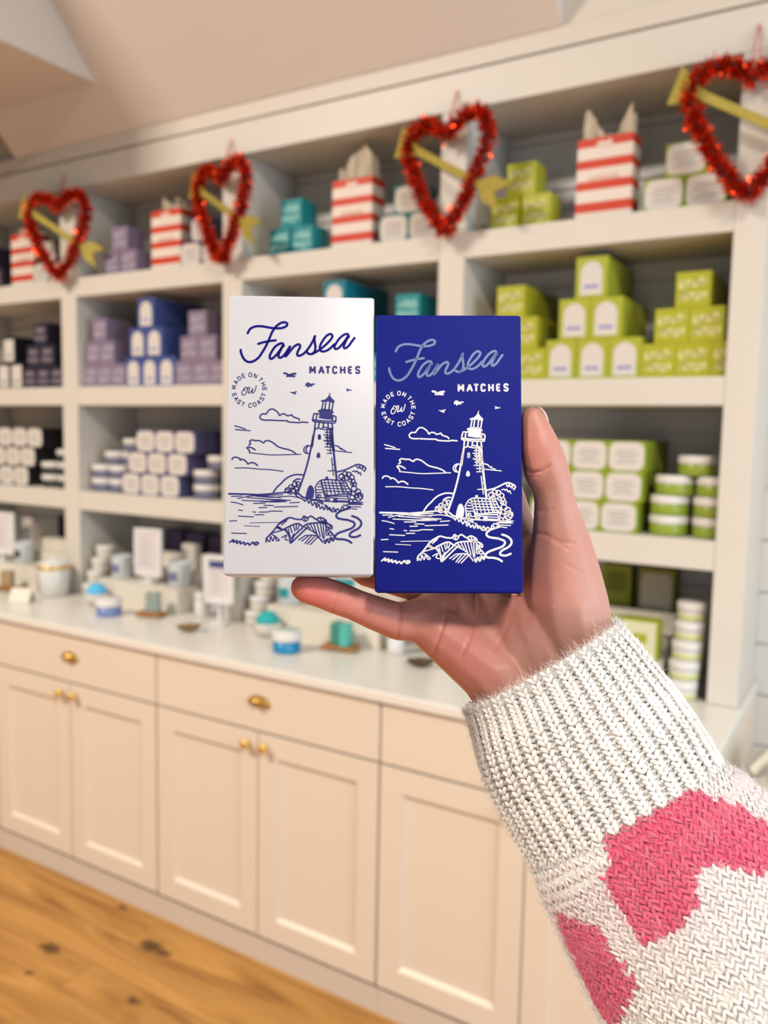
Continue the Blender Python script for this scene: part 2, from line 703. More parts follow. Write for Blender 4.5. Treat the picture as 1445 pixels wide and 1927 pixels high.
def soap_box(color, tone):
    me = box_me('soap_box', -SW_ / 2, SW_ / 2, 0, SD_, 0, SH_, mat('soap_carton_' + tone, color, 0.5), 0.0015)
    src = bpy.data.objects.new('soap_box', me)
    lb = bpy.data.objects.new('label', plate_me('soap_label', rounded_poly(0.093, 0.075, 0.022), 0, 0.0005, PAPER))
    lb.parent = src
    lb.location = (0, 0, SH_ / 2)
    V, F = [], []
    for k, ww in enumerate((0.05, 0.062, 0.04, 0.055)):
        ribbon(V, F, [(-ww / 2, 0.014 - k * 0.010), (ww / 2, 0.014 - k * 0.010)], 0.0022, lambda a, b: (a, -0.0009, b), caps=False)
    pr = bpy.data.objects.new('label_print', vf_mesh('soap_print', V, F, TEXTG))
    pr.parent = lb
    return src


def cream_jar(color, tone):
    body = lathe_me('cream_jar', [(0.044, 0), (0.0475, 0.002), (0.0485, 0.006), (0.0485, 0.029), (0.047, 0.031)], mat('jar_' + tone, color, 0.3), 32)
    src = bpy.data.objects.new('cream_jar', body)
    lid = bpy.data.objects.new('lid', lathe_me('jar_lid', [(0.0478, 0.0305), (0.050, 0.0315), (0.0505, 0.034), (0.0505, 0.048), (0.049, 0.0512), (0.046, 0.0522), (0, 0.0525)], mat('jar_lid_white', (236, 232, 226), 0.3), 32))
    lid.parent = src
    return src


def put(src, x, y, z, label, cat, group):
    return clone(src, (x, y, z), label, cat, group)


Y0 = 0.03


def pyramid(src, w, h, levels, tier_x, what, where, group, cat, behind=(), z0=Z2T, skip=(), y0=Y0, dy=0.0875):
    """tier_x: list from the bottom tier up of the x centres"""
    tiers = len(tier_x)
    tn = {1: ['only'], 2: ['bottom', 'top'], 3: ['bottom', 'middle', 'top']}[tiers]
    for t, xs in enumerate(tier_x):
        n = len(xs)
        pn = {1: [''], 2: ['left', 'right'], 3: ['left', 'centre', 'right'], 4: ['left end', 'second', 'third', 'right end']}[n]
        for i, x in enumerate(xs):
            if (t, i) in skip:
                continue
            spot = ('topmost' if (n == 1 and t == tiers - 1) else (tn[t] + ' tier ' + pn[i]).strip())
            put(src, x, y0, z0 + 0.0005 + t * (h + 0.0003), '%s, %s of the stack %s' % (what, spot, where), cat, group)
            rows = behind if isinstance(behind, int) else 0
            if rows and i == n - 1:
                for r in range(1, rows + 1):
                    put(src, x, y0 + dy * r, z0 + 0.0005 + t * (h + 0.0003), '%s %s behind the %s one, %s' % (what, ['', 'next', 'second'][r], spot, where), cat, group)


GREEN, GTXT = (178, 180, 36), (226, 222, 150)
LAV, LTXT = (142, 126, 150), (190, 180, 196)
INK, ITXT = (44, 38, 58), (150, 138, 150)
TEAL, TTXT = (10, 138, 146), (150, 214, 206)
cubeG, cubeL, cubeK, cubeT = cube_box(GREEN, GTXT, 'green'), cube_box(LAV, LTXT, 'lavender'), cube_box(INK, ITXT, 'ink'), cube_box(TEAL, TTXT, 'teal')
archG, archB, archT, archK = arch_box((176, 182, 48), 'green'), arch_box((72, 88, 150), 'blue'), arch_box((10, 128, 150), 'teal'), arch_box((26, 23, 30), 'black', True)
soapG, soapL, soapK, soapT = soap_box((150, 168, 44), 'green'), soap_box((84, 80, 122), 'lavender'), soap_box((22, 20, 26), 'black'), soap_box((20, 130, 135), 'teal')
jarG, jarL, jarK = cream_jar((150, 172, 58), 'green'), cream_jar((116, 118, 142), 'lavender'), cream_jar((58, 62, 62), 'charcoal')

# second shelf from the top: pyramids of cartons
gb, gf = 'lettered gift boxes on the second shelf', 'arch-label fragrance boxes on the second shelf'
pyramid(cubeG, CW, CHH, 3, [[-0.100, -0.013, 0.0735], [-0.049, 0.047], [0.008]], 'lime green gift box', 'behind the blue matchbox', gb, 'box', 2, skip=((0, 0), (1, 0)))
pyramid(archG, AW, AH, 3, [[0.160, 0.248, 0.335], [0.194, 0.281], [0.237]], 'green arch-label box', 'mid green bay', gf, 'box', 2)
pyramid(cubeG, CW, CHH, 3, [[0.4215, 0.507, 0.5925], [0.451, 0.537], [0.499]], 'lime green gift box', 'beside the end stile', gb, 'box', 2)
pyramid(archT, AW, AH, 3, [[-0.690, -0.602, -0.514], [-0.640, -0.552], [-0.596]], 'teal arch-label box', 'behind the white matchbox', gf, 'box', 2)
pyramid(cubeT, CW, CHH, 3, [[-0.425, -0.339, -0.253], [-0.370, -0.284], [-0.326]], 'teal gift box', 'above the blue matchbox', gb, 'box', 2)
cubeL2 = cube_box(LAV, LTXT, 'lavender')
cubeL2.scale = (0.92, 1, 1)
pyramid(cubeL2, CW, CHH, 3, [[-1.7535, -1.6745, -1.5955], [-1.736, -1.656], [-1.698]], 'lavender gift box', 'near the first stile', gb, 'box', 1)
pyramid(archB, AW, AH, 3, [[-1.512, -1.4255, -1.339], [-1.488, -1.401], [-1.443]], 'blue arch-label box', 'mid lavender bay', gf, 'box', 2, skip=())
pyramid(cubeL, CW, CHH, 3, [[-1.2515, -1.166, -1.0835], [-1.225, -1.138], [-1.186]], 'lavender gift box', 'next to the white matchbox', gb, 'box', 2)
pyramid(archK, AW, AH, 2, [[-2.300, -2.213], [-2.262]], 'black square-label box', 'at the photo edge', gf, 'box', 1)
pyramid(cubeK, CW, CHH, 3, [[-2.124, -2.039, -1.953], [-2.100, -2.012], [-2.053]], 'dark ink gift box', 'in the black goods bay', gb, 'box', 1)

# third shelf: soap boxes and jars
gs, gj = 'labelled soap boxes on the third shelf', 'cream jars on the third shelf'
pyramid(soapG, SW_, SH_, 3, [[0.138, 0.238, 0.338], [0.147, 0.247, 0.347], [0.152, 0.252, 0.352]], 'green soap box', 'beside the thumb', gs, 'box', 2, Z3T)
pyramid(soapL, SW_, SH_, 3, [[-1.530, -1.428, -1.326], [-1.494, -1.391, -1.287], [-1.450, -1.350, -1.249]], 'lavender soap box', 'on the third shelf', gs, 'box', 2, Z3T)
pyramid(soapK, SW_, SH_, 3, [[-2.395, -2.297, -2.199], [-2.350, -2.251, -2.153], [-2.302, -2.203, -2.104]], 'black soap box', 'on the third shelf', gs, 'box', 2, Z3T)
JH = 0.0529


def jars(src, tiers, what, where, y=Y0 + 0.052):
    tn = ['bottom tier', 'second tier', 'top']
    for t, xs in enumerate(tiers):
        for i, x in enumerate(xs):
            s = tn[t] if len(xs) == 1 else tn[t] + (' left', ' right')[i]
            put(src, x, y, Z3T + 0.0005 + t * JH, '%s, %s of the stack %s' % (what, s, where), 'jar', gj)


jars(jarG, [[0.4575, 0.5680], [0.4575, 0.5680]], 'green cream jar', 'beside the end stile', 0.085)
put(jarG, 0.4690, 0.085, Z3T + 0.0005 + 2 * JH, 'green cream jar, third tier left of the stack beside the end stile', 'jar', gj)
put(jarG, 0.5550, 0.222, Z3T + 0.0005, 'green cream jar half hidden at the back beside the end stile', 'jar', gj)
put(jarG, 0.5720, 0.085, Z3T + 0.0005 + 2 * JH, 'green cream jar, third tier right of the stack beside the end stile', 'jar', gj)
put(jarG, 0.5240, 0.09, Z3T + 0.0005 + 3 * JH, 'green cream jar, single one on top of the stack beside the end stile', 'jar', gj)
put(jarG, -0.018, 0.09, Z3T + 0.0005, 'green cream jar, glimpsed between the blue matchbox and the thumb, lower', 'jar', gj)
put(jarG, -0.018, 0.09, Z3T + 0.0005 + JH, 'green cream jar, glimpsed between the blue matchbox and the thumb, upper', 'jar', gj)
jars(jarL, [[-1.738, -1.637], [-1.738, -1.637], []], 'pale lavender jar', 'beside the lavender soap boxes')
put(jarL, -1.699, 0.115, Z3T + 0.0005 + 2 * JH, 'pale lavender jar, third tier left beside the lavender soap boxes', 'jar', gj)
put(jarL, -1.5965, 0.115, Z3T + 0.0005 + 2 * JH, 'pale lavender jar, third tier right beside the lavender soap boxes', 'jar', gj)
put(jarL, -1.598, 0.12, Z3T + 0.0005 + 3 * JH, 'pale lavender jar, topmost beside the lavender soap boxes', 'jar', gj)
for q in (0, 1):
    put(jarL, -1.186, 0.082, Z3T + 0.0005 + q * JH, 'pale lavender jar, %s tier left of the stack next to the held white matchbox' % ['bottom', 'second'][q], 'jar', gj)
    put(jarL, -1.0915, 0.130, Z3T + 0.0005 + q * JH, 'pale lavender jar, %s tier right of the stack next to the held white matchbox' % ['bottom', 'second'][q], 'jar', gj)
put(jarL, -1.135, 0.10, Z3T + 0.0005 + 2 * JH, 'pale lavender jar, single one on top next to the held white matchbox', 'jar', gj)
jars(jarK, [[-2.050, -1.947], [-2.050, -1.947]], 'charcoal jar', 'in the black goods bay')
put(jarK, -1.975, 0.10, Z3T + 0.0005 + 2 * JH, 'charcoal jar, single one on top in the black goods bay', 'jar', gj)

# top shelf: three cubes, a striped bag and three soap boxes in each bay
RED = mat('bag_red', (214, 62, 28), 0.5)
BAGW = mat('bag_white', (240, 226, 212), 0.5)
TISSUE = mat('tissue_paper', (214, 200, 176), 0.8)


def bag_me(w, d, h):
    bm = bmesh.new()
    bands = [0.10, 0.12, 0.15, 0.11, 0.15, 0.11, 0.15, 0.11]   # bottom white, red, white, red, white, red, white, red
    z = 0.0
    for k, f in enumerate(bands):
        z1 = z + h * f
        cx = lambda zz: d / 2 - 0.012 * (zz / h)
        for a, b in (((-w / 2, 0), (w / 2, 0)), ((w / 2, 0), (w / 2, d)), ((w / 2, d), (-w / 2, d)), ((-w / 2, d), (-w / 2, 0))):
            vs = [bm.verts.new(v) for v in ((a[0], a[1], z), (b[0], b[1], z), (b[0], b[1], z1), (a[0], a[1], z1))]
            f_ = bm.faces.new(vs)
            f_.material_index = k % 2
        z = z1
    f_ = bm.faces.new([bm.verts.new(v) for v in ((-w / 2, 0, 0), (w / 2, 0, 0), (w / 2, d, 0), (-w / 2, d, 0))])
    bmesh.ops.remove_doubles(bm, verts=bm.verts, dist=1e-5)
    for v in bm.verts:
        if abs(abs(v.co.x) - w / 2) < 1e-5 and v.co.z > 0:
            v.co.x *= 1 - 0.02 * v.co.z / h
    bmesh.ops.recalc_face_normals(bm, faces=bm.faces)
    bmesh.ops.solidify(bm, geom=bm.faces[:], thickness=0.001)
    return bm_mesh(bm, 'bag_body', [BAGW, RED])


def tissue_me(w, d, h, peaks, seed):
    """crumpled tissue sheets standing out of a bag: peaks = list of (x, height, halfwidth)"""
    rr = random.Random(seed)
    V, F = [], []
    for k, y in enumerate((d * 0.25, d * 0.5, d * 0.72)):
        n = 22
        b = len(V)
        for i in range(n + 1):
            x = -w / 2 * 0.93 + w * 0.93 * i / n
            top = 0.012
            for px, ph, hw in peaks:
                top = max(top, ph * max(0, 1 - abs(x - px) / hw) * (1.0 - 0.12 * k))
            top += rr.uniform(-0.004, 0.004)
            for j in range(4):
                t = j / 3
                V.append((x * (1 - 0.1 * t), y + rr.uniform(-0.006, 0.006) + 0.01 * math.sin(9 * x * 10 + k) * t, h - 0.03 + (top + 0.03) * t))
        for i in range(n):
            for j in range(3):
                a = b + i * 4 + j
                F.append((a, a + 4, a + 5, a + 1))
    return vf_mesh('tissue', V, F, TISSUE)


BW, BD, BH = 0.150, 0.075, 0.212
bag_body = bag_me(BW, BD, BH)
bag_prints = [scribble_me('bag_print', 0.085, 0.016, 1, -0.0016, mat('bag_print_pale', (240, 196, 176), 0.6), 0.004, 5, 0, BH * 0.475),
              scribble_me('bag_emblem', 0.045, 0.014, 1, -0.0016, mat('bag_print_pale2', (244, 222, 206), 0.6), 0.007, 8, 0, BH * 0.885)]
bag_spec = [(-2.170, [(-0.03, 0.035, 0.05), (0.03, 0.028, 0.05)], 'striped red and white gift bag by the photo edge, in the black goods bay'),
            (-1.347, [(-0.02, 0.050, 0.035), (0.045, 0.05, 0.02), (0.0, 0.03, 0.08)], 'striped red and white gift bag with short tissue tufts, in the lavender bay'),
            (-0.540, [(0.03, 0.115, 0.105), (-0.065, 0.05, 0.025)], 'striped red and white gift bag with one tall tissue peak, in the teal bay'),
            (0.256, [(-0.062, 0.085, 0.06), (0.072, 0.085, 0.045)], 'striped red and white gift bag with two tissue peaks, in the green bay')]
for i, (x, pk, lab) in enumerate(bag_spec):
    o = empty('gift_bag', (x, Y0 + 0.01, Z1T + 0.001))
    tag(o, lab, 'bag', 'striped gift bags on the top shelf')
    link('bag_body', bag_body, o)
    for q in bag_prints:
        link('lettering', q, o)
    link('tissue_paper', tissue_me(BW, BD, BH, pk, 30 + i), o)

gt, gts = 'lettered gift boxes on the top shelf', 'soap boxes on the top shelf'
for cx, src, what, where in ((-2.385, cubeK, 'dark ink gift box', 'at the top shelf photo edge'), (-1.580, cubeL, 'lavender gift box', 'on the top shelf'),
                             (-0.771, cubeT, 'teal gift box', 'on the top shelf'), (0.027, cubeG, 'lime green gift box', 'on the top shelf')):
    pyramid(src, CW, CHH, 2, [[cx - 0.046, cx + 0.046], [cx]], what, where, gt, 'box', 0, Z1T + 0.0005)
for cx, src, what, where in ((-1.990, soapK, 'black soap box', 'by the first tinsel heart'), (-1.165, soapL, 'lavender soap box', 'by the second tinsel heart'),
                             (-0.330, soapT, 'teal soap box', 'by the third tinsel heart'), (0.465, soapG, 'green soap box', 'by the largest tinsel heart')):
    pyramid(src, SW_, SH_, 2, [[cx - 0.051, cx + 0.051], [cx]], what, where, gts, 'box', 0, Z1T + 0.0005)

# ------------------------------------------------------------------ display on the worktop
gr = 'display risers on the worktop'
RISER = mat('riser_white', (238, 230, 212), 0.5)


def riser(x0, x1, label):
    bm = bmesh.new()
    yf, yb = -0.045, 0.20
    prof = [(yf, 0), (yf, 0.088), (0.075, 0.088), (0.075, 0.135), (0.135, 0.135), (0.135, 0.18), (yb, 0.18), (yb, 0)]
    A = [bm.verts.new((x0 - (x0 + x1) / 2, y, z)) for y, z in prof]
    B = [bm.verts.new((x1 - (x0 + x1) / 2, y, z)) for y, z in prof]
    bm.faces.new(A)
    bm.faces.new(B[::-1])
    n = len(prof)
    for i in range(n):
        bm.faces.new((A[i], A[(i + 1) % n], B[(i + 1) % n], B[i]))
    o = link('display_riser', bm_mesh(bm, 'display_riser', RISER))
    o.location = ((x0 + x1) / 2, 0, CT + 0.0005)
    tag(o, label, 'riser', gr)
    return o


riser(-2.30, -1.975, 'stepped cream riser under the dark label candle in the black goods bay')
riser(-1.63, -1.215, 'stepped cream riser behind the blue bath bomb')
riser(-0.80, -0.36, 'stepped cream riser behind the teal soap bars')
riser(0.14, 0.475, 'stepped cream riser under the striped green box')
ZR = CT + 0.089
ZR2, ZR3 = CT + 0.136, CT + 0.181


def candle(x, y, z, r, h, label, lcol, tone):
    o = empty('candle', (x, y, z))
    tag(o, label, 'candle', 'candle tumblers on the risers')
    link('tumbler', lathe_me('tumbler', [(r * 0.86, 0), (r * 0.93, 0.003), (r, h * 0.97), (r, h), (r * 0.94, h), (r * 0.9, h * 0.86), (0, h * 0.86)], mat('pale_glass', (214, 220, 222), 0.2), 28), o)
    V, F = [], []
    n = 8
    for i in range(n + 1):
        a = math.radians(-114 + 56 * i / n)
        for zz in (h * 0.28, h * 0.64):
            rr = r * (0.93 + 0.07 * zz / h) + 0.0006
            V.append((rr * math.cos(a), rr * math.sin(a), zz))
    for i in range(n):
        F.append((2 * i, 2 * i + 2, 2 * i + 3, 2 * i + 1))
    link('label', vf_mesh('candle_label', V, F, mat('candle_label_' + tone, lcol, 0.6)), o)
    return o


candle(-2.175, 0.018, ZR, 0.040, 0.088, 'white candle with small dark label on the riser beside the gold-rimmed jar', (66, 62, 74), 'dark')
candle(-1.575, 0.020, ZR, 0.040, 0.086, 'white candle with blue-grey label nearest the shelf side in the lavender bay', (120, 124, 160), 'blue')
candle(-1.265, 0.018, ZR, 0.043, 0.090, 'white candle with blue-grey label between the frame sign and the white bottle', (120, 124, 160), 'blue')
candle(-0.755, 0.018, ZR, 0.042, 0.090, 'white candle with teal label below the held white matchbox', (36, 150, 152), 'teal')


def sign(x, y, z, w, h, label, header, rot=0.0, stem=0.03):
    o = empty('frame_sign', (x, y, z))
    o.rotation_euler = (0, 0, rot)
    tag(o, label, 'sign', 'small framed signs on the worktop')
    link('foot', box_me('foot', -0.030, 0.030, -0.022, 0.022, 0, 0.008, WHITE, 0.003), o)
    link('stem', lathe_me('stem', [(0.013, 0.007), (0.007, 0.014), (0.006, stem), (0.006, stem + 0.004)], WHITE, 14), o)
    bm = bmesh.new()
    b = 0.013
    z0 = stem
    add_box(bm, -w / 2, -w / 2 + b, -0.007, 0.007, z0, z0 + h, 0, 0.0015)
    add_box(bm, w / 2 - b, w / 2, -0.007, 0.007, z0, z0 + h, 0, 0.0015)
    add_box(bm, -w / 2 + b, w / 2 - b, -0.007, 0.007, z0, z0 + b, 0, 0.0015)
    add_box(bm, -w / 2 + b, w / 2 - b, -0.007, 0.007, z0 + h - b, z0 + h, 0, 0.0015)
    link('frame', bm_mesh(bm, 'frame', WHITE), o)
    p = link('paper', box_me('paper', -w / 2 + b, w / 2 - b, -0.003, 0.003, z0 + b, z0 + h - b, mat('sign_paper', (232, 224, 218), 0.7)), o)
    V, F = [], []
    iw = w - 2 * b - 0.018
    n = int((h - 2 * b) / 0.011)
    for k in range(1, n):
        zz = z0 + h - b - 0.008 - 0.010 * k
        ww = iw * (0.75 + 0.25 * math.sin(k * 2.3))
        ribbon(V, F, [(-iw / 2, zz), (-iw / 2 + ww, zz)], 0.0028, lambda a, c: (a, -0.0034, c), caps=False)
    link('text', vf_mesh('sign_text', V, F, mat('sign_text', (176, 168, 184), 0.7)), p)
    if header:
        link('header_band', box_me('header_band', -w / 2 + b + 0.004, w / 2 - b - 0.004, -0.0036, -0.003, z0 + h - b - 0.030, z0 + h - b - 0.006, mat('sign_header_' + str(header[0]), header, 0.6)), p)
    return o


sign(-2.285, -0.01, ZR, 0.135, 0.18, 'white framed text sign cut by the photo edge', None, 0.25)
sign(-1.395, -0.012, ZR, 0.118, 0.178, 'tall white framed text sign on the riser of the lavender bay', None, 0.2)
sign(-0.985, -0.075, CT + 0.0005, 0.108, 0.165, 'white framed sign with dark blue header standing on the worktop beside the held white matchbox', (66, 70, 130), 0.25, 0.075)
sign(-0.520, 0.0, ZR, 0.105, 0.100, 'white framed sign with teal header glimpsed between the matchboxes and the little finger', (24, 150, 156), 0.2)


def card_box(name, x, y, z, w, d, h, col, tone, label, cat='box', group=None, mark=None, rot=0.0):
    o = link(name, box_me(name, -w / 2, w / 2, 0, d, 0, h, mat('card_' + tone, col, 0.55), 0.0015))
    o.location = (x, y, z)
    o.rotation_euler = (0, 0, rot)
    tag(o, label, cat, group)
    if mark:
        mc, mw, mh, mz = mark
        link('printed_mark', plate_me('printed_mark', rounded_poly(mw, mh, min(mw, mh) * 0.2, 3), 0, 0.0004, mat('mark_' + tone, mc, 0.6)), o).location = (0, -0.0001, mz)
    return o


gd = 'upright cartons at the back of the display'
card_box('carton', -1.562, 0.10, ZR2, 0.072, 0.033, 0.098, (232, 224, 226), 'white_lilac', 'white upright carton with purple mark behind the candle nearest the shelf side', group=gd, mark=((128, 116, 168), 0.034, 0.022, 0.052))
card_box('carton', -1.302, 0.10, ZR2, 0.066, 0.033, 0.098, (222, 214, 204), 'grey_white', 'plain pale carton behind the tall framed sign', group=gd)
card_box('carton', -1.172, 0.075, CT + 0.0005, 0.078, 0.045, 0.205, (230, 222, 222), 'white_lilac2', 'tall white carton with purple mark beside the riser in the lavender bay', group=gd, mark=((148, 136, 180), 0.036, 0.026, 0.150))
for k, xx in enumerate((-1.50, -1.38, -1.26, -1.135)):
    w = ['first', 'second', 'third', 'last'][k]
    card_box('carton', xx, 0.215, CT + 0.0005, 0.092, 0.07, 0.262 - 0.004 * k, (104, 92, 134), 'deep_purple', '%s dark purple upright carton from the shelf side at the back of the lavender bay' % w, group='dark purple cartons at the back')
card_box('carton', -2.150, 0.21, CT + 0.0005, 0.105, 0.07, 0.275, (52, 44, 60), 'black_plum', 'plum black upright carton at the back, behind the dark label candle', group=gd)
card_box('carton', -2.245, 0.085, ZR2, 0.062, 0.045, 0.150, (206, 194, 182), 'taupe_white', 'pale two-tone carton between the framed sign and the plum black carton', group=gd, mark=((236, 226, 214), 0.056, 0.05, 0.04))
card_box('carton', -2.030, 0.21, CT + 0.0005, 0.100, 0.07, 0.27, (60, 52, 70), 'plum2', 'plum black ribbed carton at the back above the gold-rimmed jar', group=gd)
card_box('carton', -1.925, 0.22, CT + 0.0005, 0.070, 0.06, 0.26, (150, 138, 126), 'taupe', 'taupe carton at the back next to the stile of the black goods bay', group=gd)
card_box('carton', -1.930, 0.105, CT + 0.0005, 0.086, 0.075, 0.175, (228, 216, 200), 'cream_speck', 'cream patterned carton behind the gold-rimmed jar', group=gd, mark=((206, 196, 190), 0.06, 0.03, 0.14))


def gold_jar():
    o = empty('ceramic_jar', (-1.862, -0.072, CT + 0.0005))
    tag(o, 'large white ceramic jar with gold rim and grey blossom print', 'jar')
    link('jar_body', lathe_me('jar_body', [(0.050, 0), (0.056, 0.004), (0.060, 0.05), (0.064, 0.108), (0.062, 0.112)], mat('ceramic_white', (234, 232, 226), 0.25), 36), o)
    link('gold_rim', lathe_me('gold_rim', [(0.064, 0.108), (0.067, 0.110), (0.068, 0.117), (0.066, 0.122), (0.058, 0.123)], BRASS, 36), o)
    link('lid', lathe_me('ceramic_lid', [(0.062, 0.1225), (0.058, 0.130), (0.04, 0.139), (0.014, 0.143), (0.012, 0.150), (0, 0.152)], mat('ceramic_white', (234, 232, 226), 0.25), 36), o)
    V, F = [], []
    for ca, cz, s in ((-150, 0.085, 0.012), (-128, 0.060, 0.014), (-112, 0.086, 0.010), (-146, 0.035, 0.012), (-118, 0.026, 0.012), (-100, 0.050, 0.007)):
        for p in range(5):
            b = len(V)
            for k in range(8):
                th = 2 * math.pi * k / 8
                ox = s * 0.62 * math.cos(2 * math.pi * p / 5) + s * 0.42 * math.cos(th)
                oz = s * 0.62 * math.sin(2 * math.pi * p / 5) + s * 0.42 * math.sin(th)
                zz = cz + oz
                r = 0.056 + 0.008 * zz / 0.108 + 0.0022
                a = math.radians(ca) + ox / r
                V.append((r * math.cos(a), r * math.sin(a), zz))
            F.append(tuple(range(b, b + 8)))
    link('blossom_print', vf_mesh('blossom_print', V, F, mat('blossom_grey', (134, 130, 156), 0.5)), o)


gold_jar()


def tent_card():
    bm = bmesh.new()
    w, d, h = 0.085, 0.05, 0.05
    P = [(-w / 2, 0, 0), (w / 2, 0, 0), (w / 2, d / 2, h), (-w / 2, d / 2, h), (-w / 2, d, 0), (w / 2, d, 0)]
    v = [bm.verts.new(p) for p in P]
    for f in ((0, 1, 2, 3), (3, 2, 5, 4)):
        bm.faces.new([v[i] for i in f])
    bmesh.ops.recalc_face_normals(bm, faces=bm.faces)
    bmesh.ops.solidify(bm, geom=bm.faces[:], thickness=0.0012)
    o = link('tent_card', bm_mesh(bm, 'tent_card', CREAM))
    o.location = (-1.845, -0.245, CT + 0.0014)
    o.rotation_euler = (0, 0, 0.35)
    tag(o, 'small cream folded card standing in front of the gold-rimmed jar', 'card')


tent_card()

TRAY = mat('soap_dish_wood', (176, 122, 66), 0.55, noise=0.2, nscale=25)


def soap_dish(x, y, label, w=0.105, d=0.062):
    bm = bmesh.new()
    add_box(bm, -w / 2, w / 2, -d / 2, d / 2, 0.006, 0.014, 0, 0.002)
    for s in (-1, 1):
        add_box(bm, s * w * 0.36 - 0.006, s * w * 0.36 + 0.006, -d / 2 + 0.004, d / 2 - 0.004, 0, 0.0065)
    for k in range(4):
        add_box(bm, -w / 2 + 0.006, w / 2 - 0.006, -d / 2 + 0.006 + k * 0.0145, -d / 2 + 0.014 + k * 0.0145, 0.0138, 0.0165)
    o = link('soap_dish', bm_mesh(bm, 'soap_dish', TRAY))
    o.location = (x, y, CT + 0.0003)
    o.rotation_euler = (0, 0, 0.15)
    tag(o, label, 'soap dish', 'wooden soap dishes on the worktop')
    return CT + 0.0003 + 0.0166


def soap_bar(x, y, z, w, d, h, col, tone, label, rot):
    o = link('soap_bar', box_me('soap_bar', -w / 2, w / 2, -d / 2, d / 2, 0, h, mat('soap_' + tone, col, 0.4), 0.005, 3))
    o.location = (x, y, z)
    o.rotation_euler = (0, 0, rot)
    tag(o, label, 'soap', 'soap bars standing on wooden dishes')


z = soap_dish(-1.272, -0.115, 'wooden soap dish under the grey-green soap bar')
soap_bar(-1.262, -0.115, z, 0.050, 0.032, 0.072, (150, 162, 152), 'sage', 'grey-green soap bar standing on a wooden dish', 0.5)
z = soap_dish(-0.462, -0.105, 'wooden soap dish under the teal soap bars', 0.115)
soap_bar(-0.479, -0.100, z, 0.030, 0.045, 0.068, (72, 150, 130), 'teal_dark', 'darker teal soap bar standing on the wooden dish', 0.2)
soap_bar(-0.440, -0.110, z, 0.032, 0.045, 0.070, (86, 186, 172), 'teal_light', 'lighter teal soap bar standing on the wooden dish', 0.2)
z = soap_dish(-2.085, -0.120, 'wooden soap dish cut by the photo edge')
soap_bar(-2.090, -0.120, z, 0.050, 0.03, 0.065, (172, 146, 110), 'tan', 'tan soap bar at the photo edge', 0.4)

CUPW = mat('bomb_cup_white', (236, 230, 218), 0.5)


def bath_bomb(x, y, col, tone, label, r=0.0385):
    c = link('bowl', lathe_me('bowl', [(0.022, 0), (0.034, 0.006), (0.042, 0.025), (0.0445, 0.044), (0.0445, 0.045), (0.0415, 0.045), (0.040, 0.030), (0.033, 0.0165), (0.020, 0.0075), (0, 0.004)], CUPW, 32))
    c.location = (x, y, CT + 0.0003)
    tag(c, 'small white bowl holding the ' + label, 'bowl', 'white bowls holding bath bombs')
    me = bpy.data.meshes.new('bath_bomb')
    bm = bmesh.new()
    bmesh.ops.create_uvsphere(bm, u_segments=28, v_segments=18, radius=r)
    o = link('bath_bomb', bm_mesh(bm, 'bath_bomb', mat('bath_bomb_' + tone, col, 0.8, noise=0.05, nscale=90, bump=0.3, bscale=500), smooth=True))
    o.location = (x, y, CT + 0.0003 + 0.0435)
    tag(o, label + ' sitting in a small white bowl', 'bath bomb', 'round bath bombs')


bath_bomb(-1.585, -0.094, (92, 196, 240), 'blue', 'sky blue bath bomb')
bath_bomb(-0.757, -0.094, (40, 178, 178), 'teal', 'teal bath bomb')


def tub(x, y, r, h, col, tone, label, top):
    o = empty('scrub_jar', (x, y, CT + 0.0003))
    tag(o, label, 'jar', 'open display jars at the worktop front')
    link('jar_body', lathe_me('tub_body', [(r * 0.92, 0), (r * 0.97, 0.002), (r, 0.006), (r, h * 0.56)], mat('tub_' + tone, col, 0.3), 32), o)
    link('lid', lathe_me('tub_lid', [(r * 0.99, h * 0.56), (r * 1.05, h * 0.57), (r * 1.06, h * 0.62), (r * 1.06, h * 0.93), (r * 1.02, h), (r * 0.8, h * 1.01)], mat('jar_lid_white', (236, 232, 226), 0.3), 32), o)
    link('lid_label', lathe_me('tub_top', [(r * 0.82, h * 1.005), (r * 0.8, h * 1.02), (0, h * 1.02)], mat('tub_top_' + tone, top, 0.5), 32), o)


tub(-1.405, -0.190, 0.0445, 0.062, (120, 140, 190), 'blue', 'white lidded jar with blue-grey band in front of the sky blue bath bomb', (220, 216, 210))
tub(-0.585, -0.215, 0.0425, 0.066, (30, 140, 190), 'cyan', 'white lidded jar with bright blue band in front of the teal bath bomb', (196, 218, 206))


def bottle(x, y, r, h, label):
    o = empty('bottle', (x, y, CT + 0.0003))
    tag(o, label, 'bottle', 'small white bottles on the worktop')
    link('bottle_body', lathe_me('bottle_body', [(r * 0.9, 0), (r, 0.003), (r, h * 0.62), (r * 0.9, h * 0.68)], WHITE, 24), o)
    link('cap', lathe_me('bottle_cap', [(r * 0.92, h * 0.685), (r * 0.95, h * 0.70), (r * 0.95, h * 0.97), (r * 0.85, h), (0, h)], WHITE, 24), o)


bottle(-1.125, -0.010, 0.029, 0.088, 'small white capped bottle beside the dark blue header sign')
bottle(-0.300, -0.045, 0.026, 0.070, 'small white capped bottle under the palm edge')


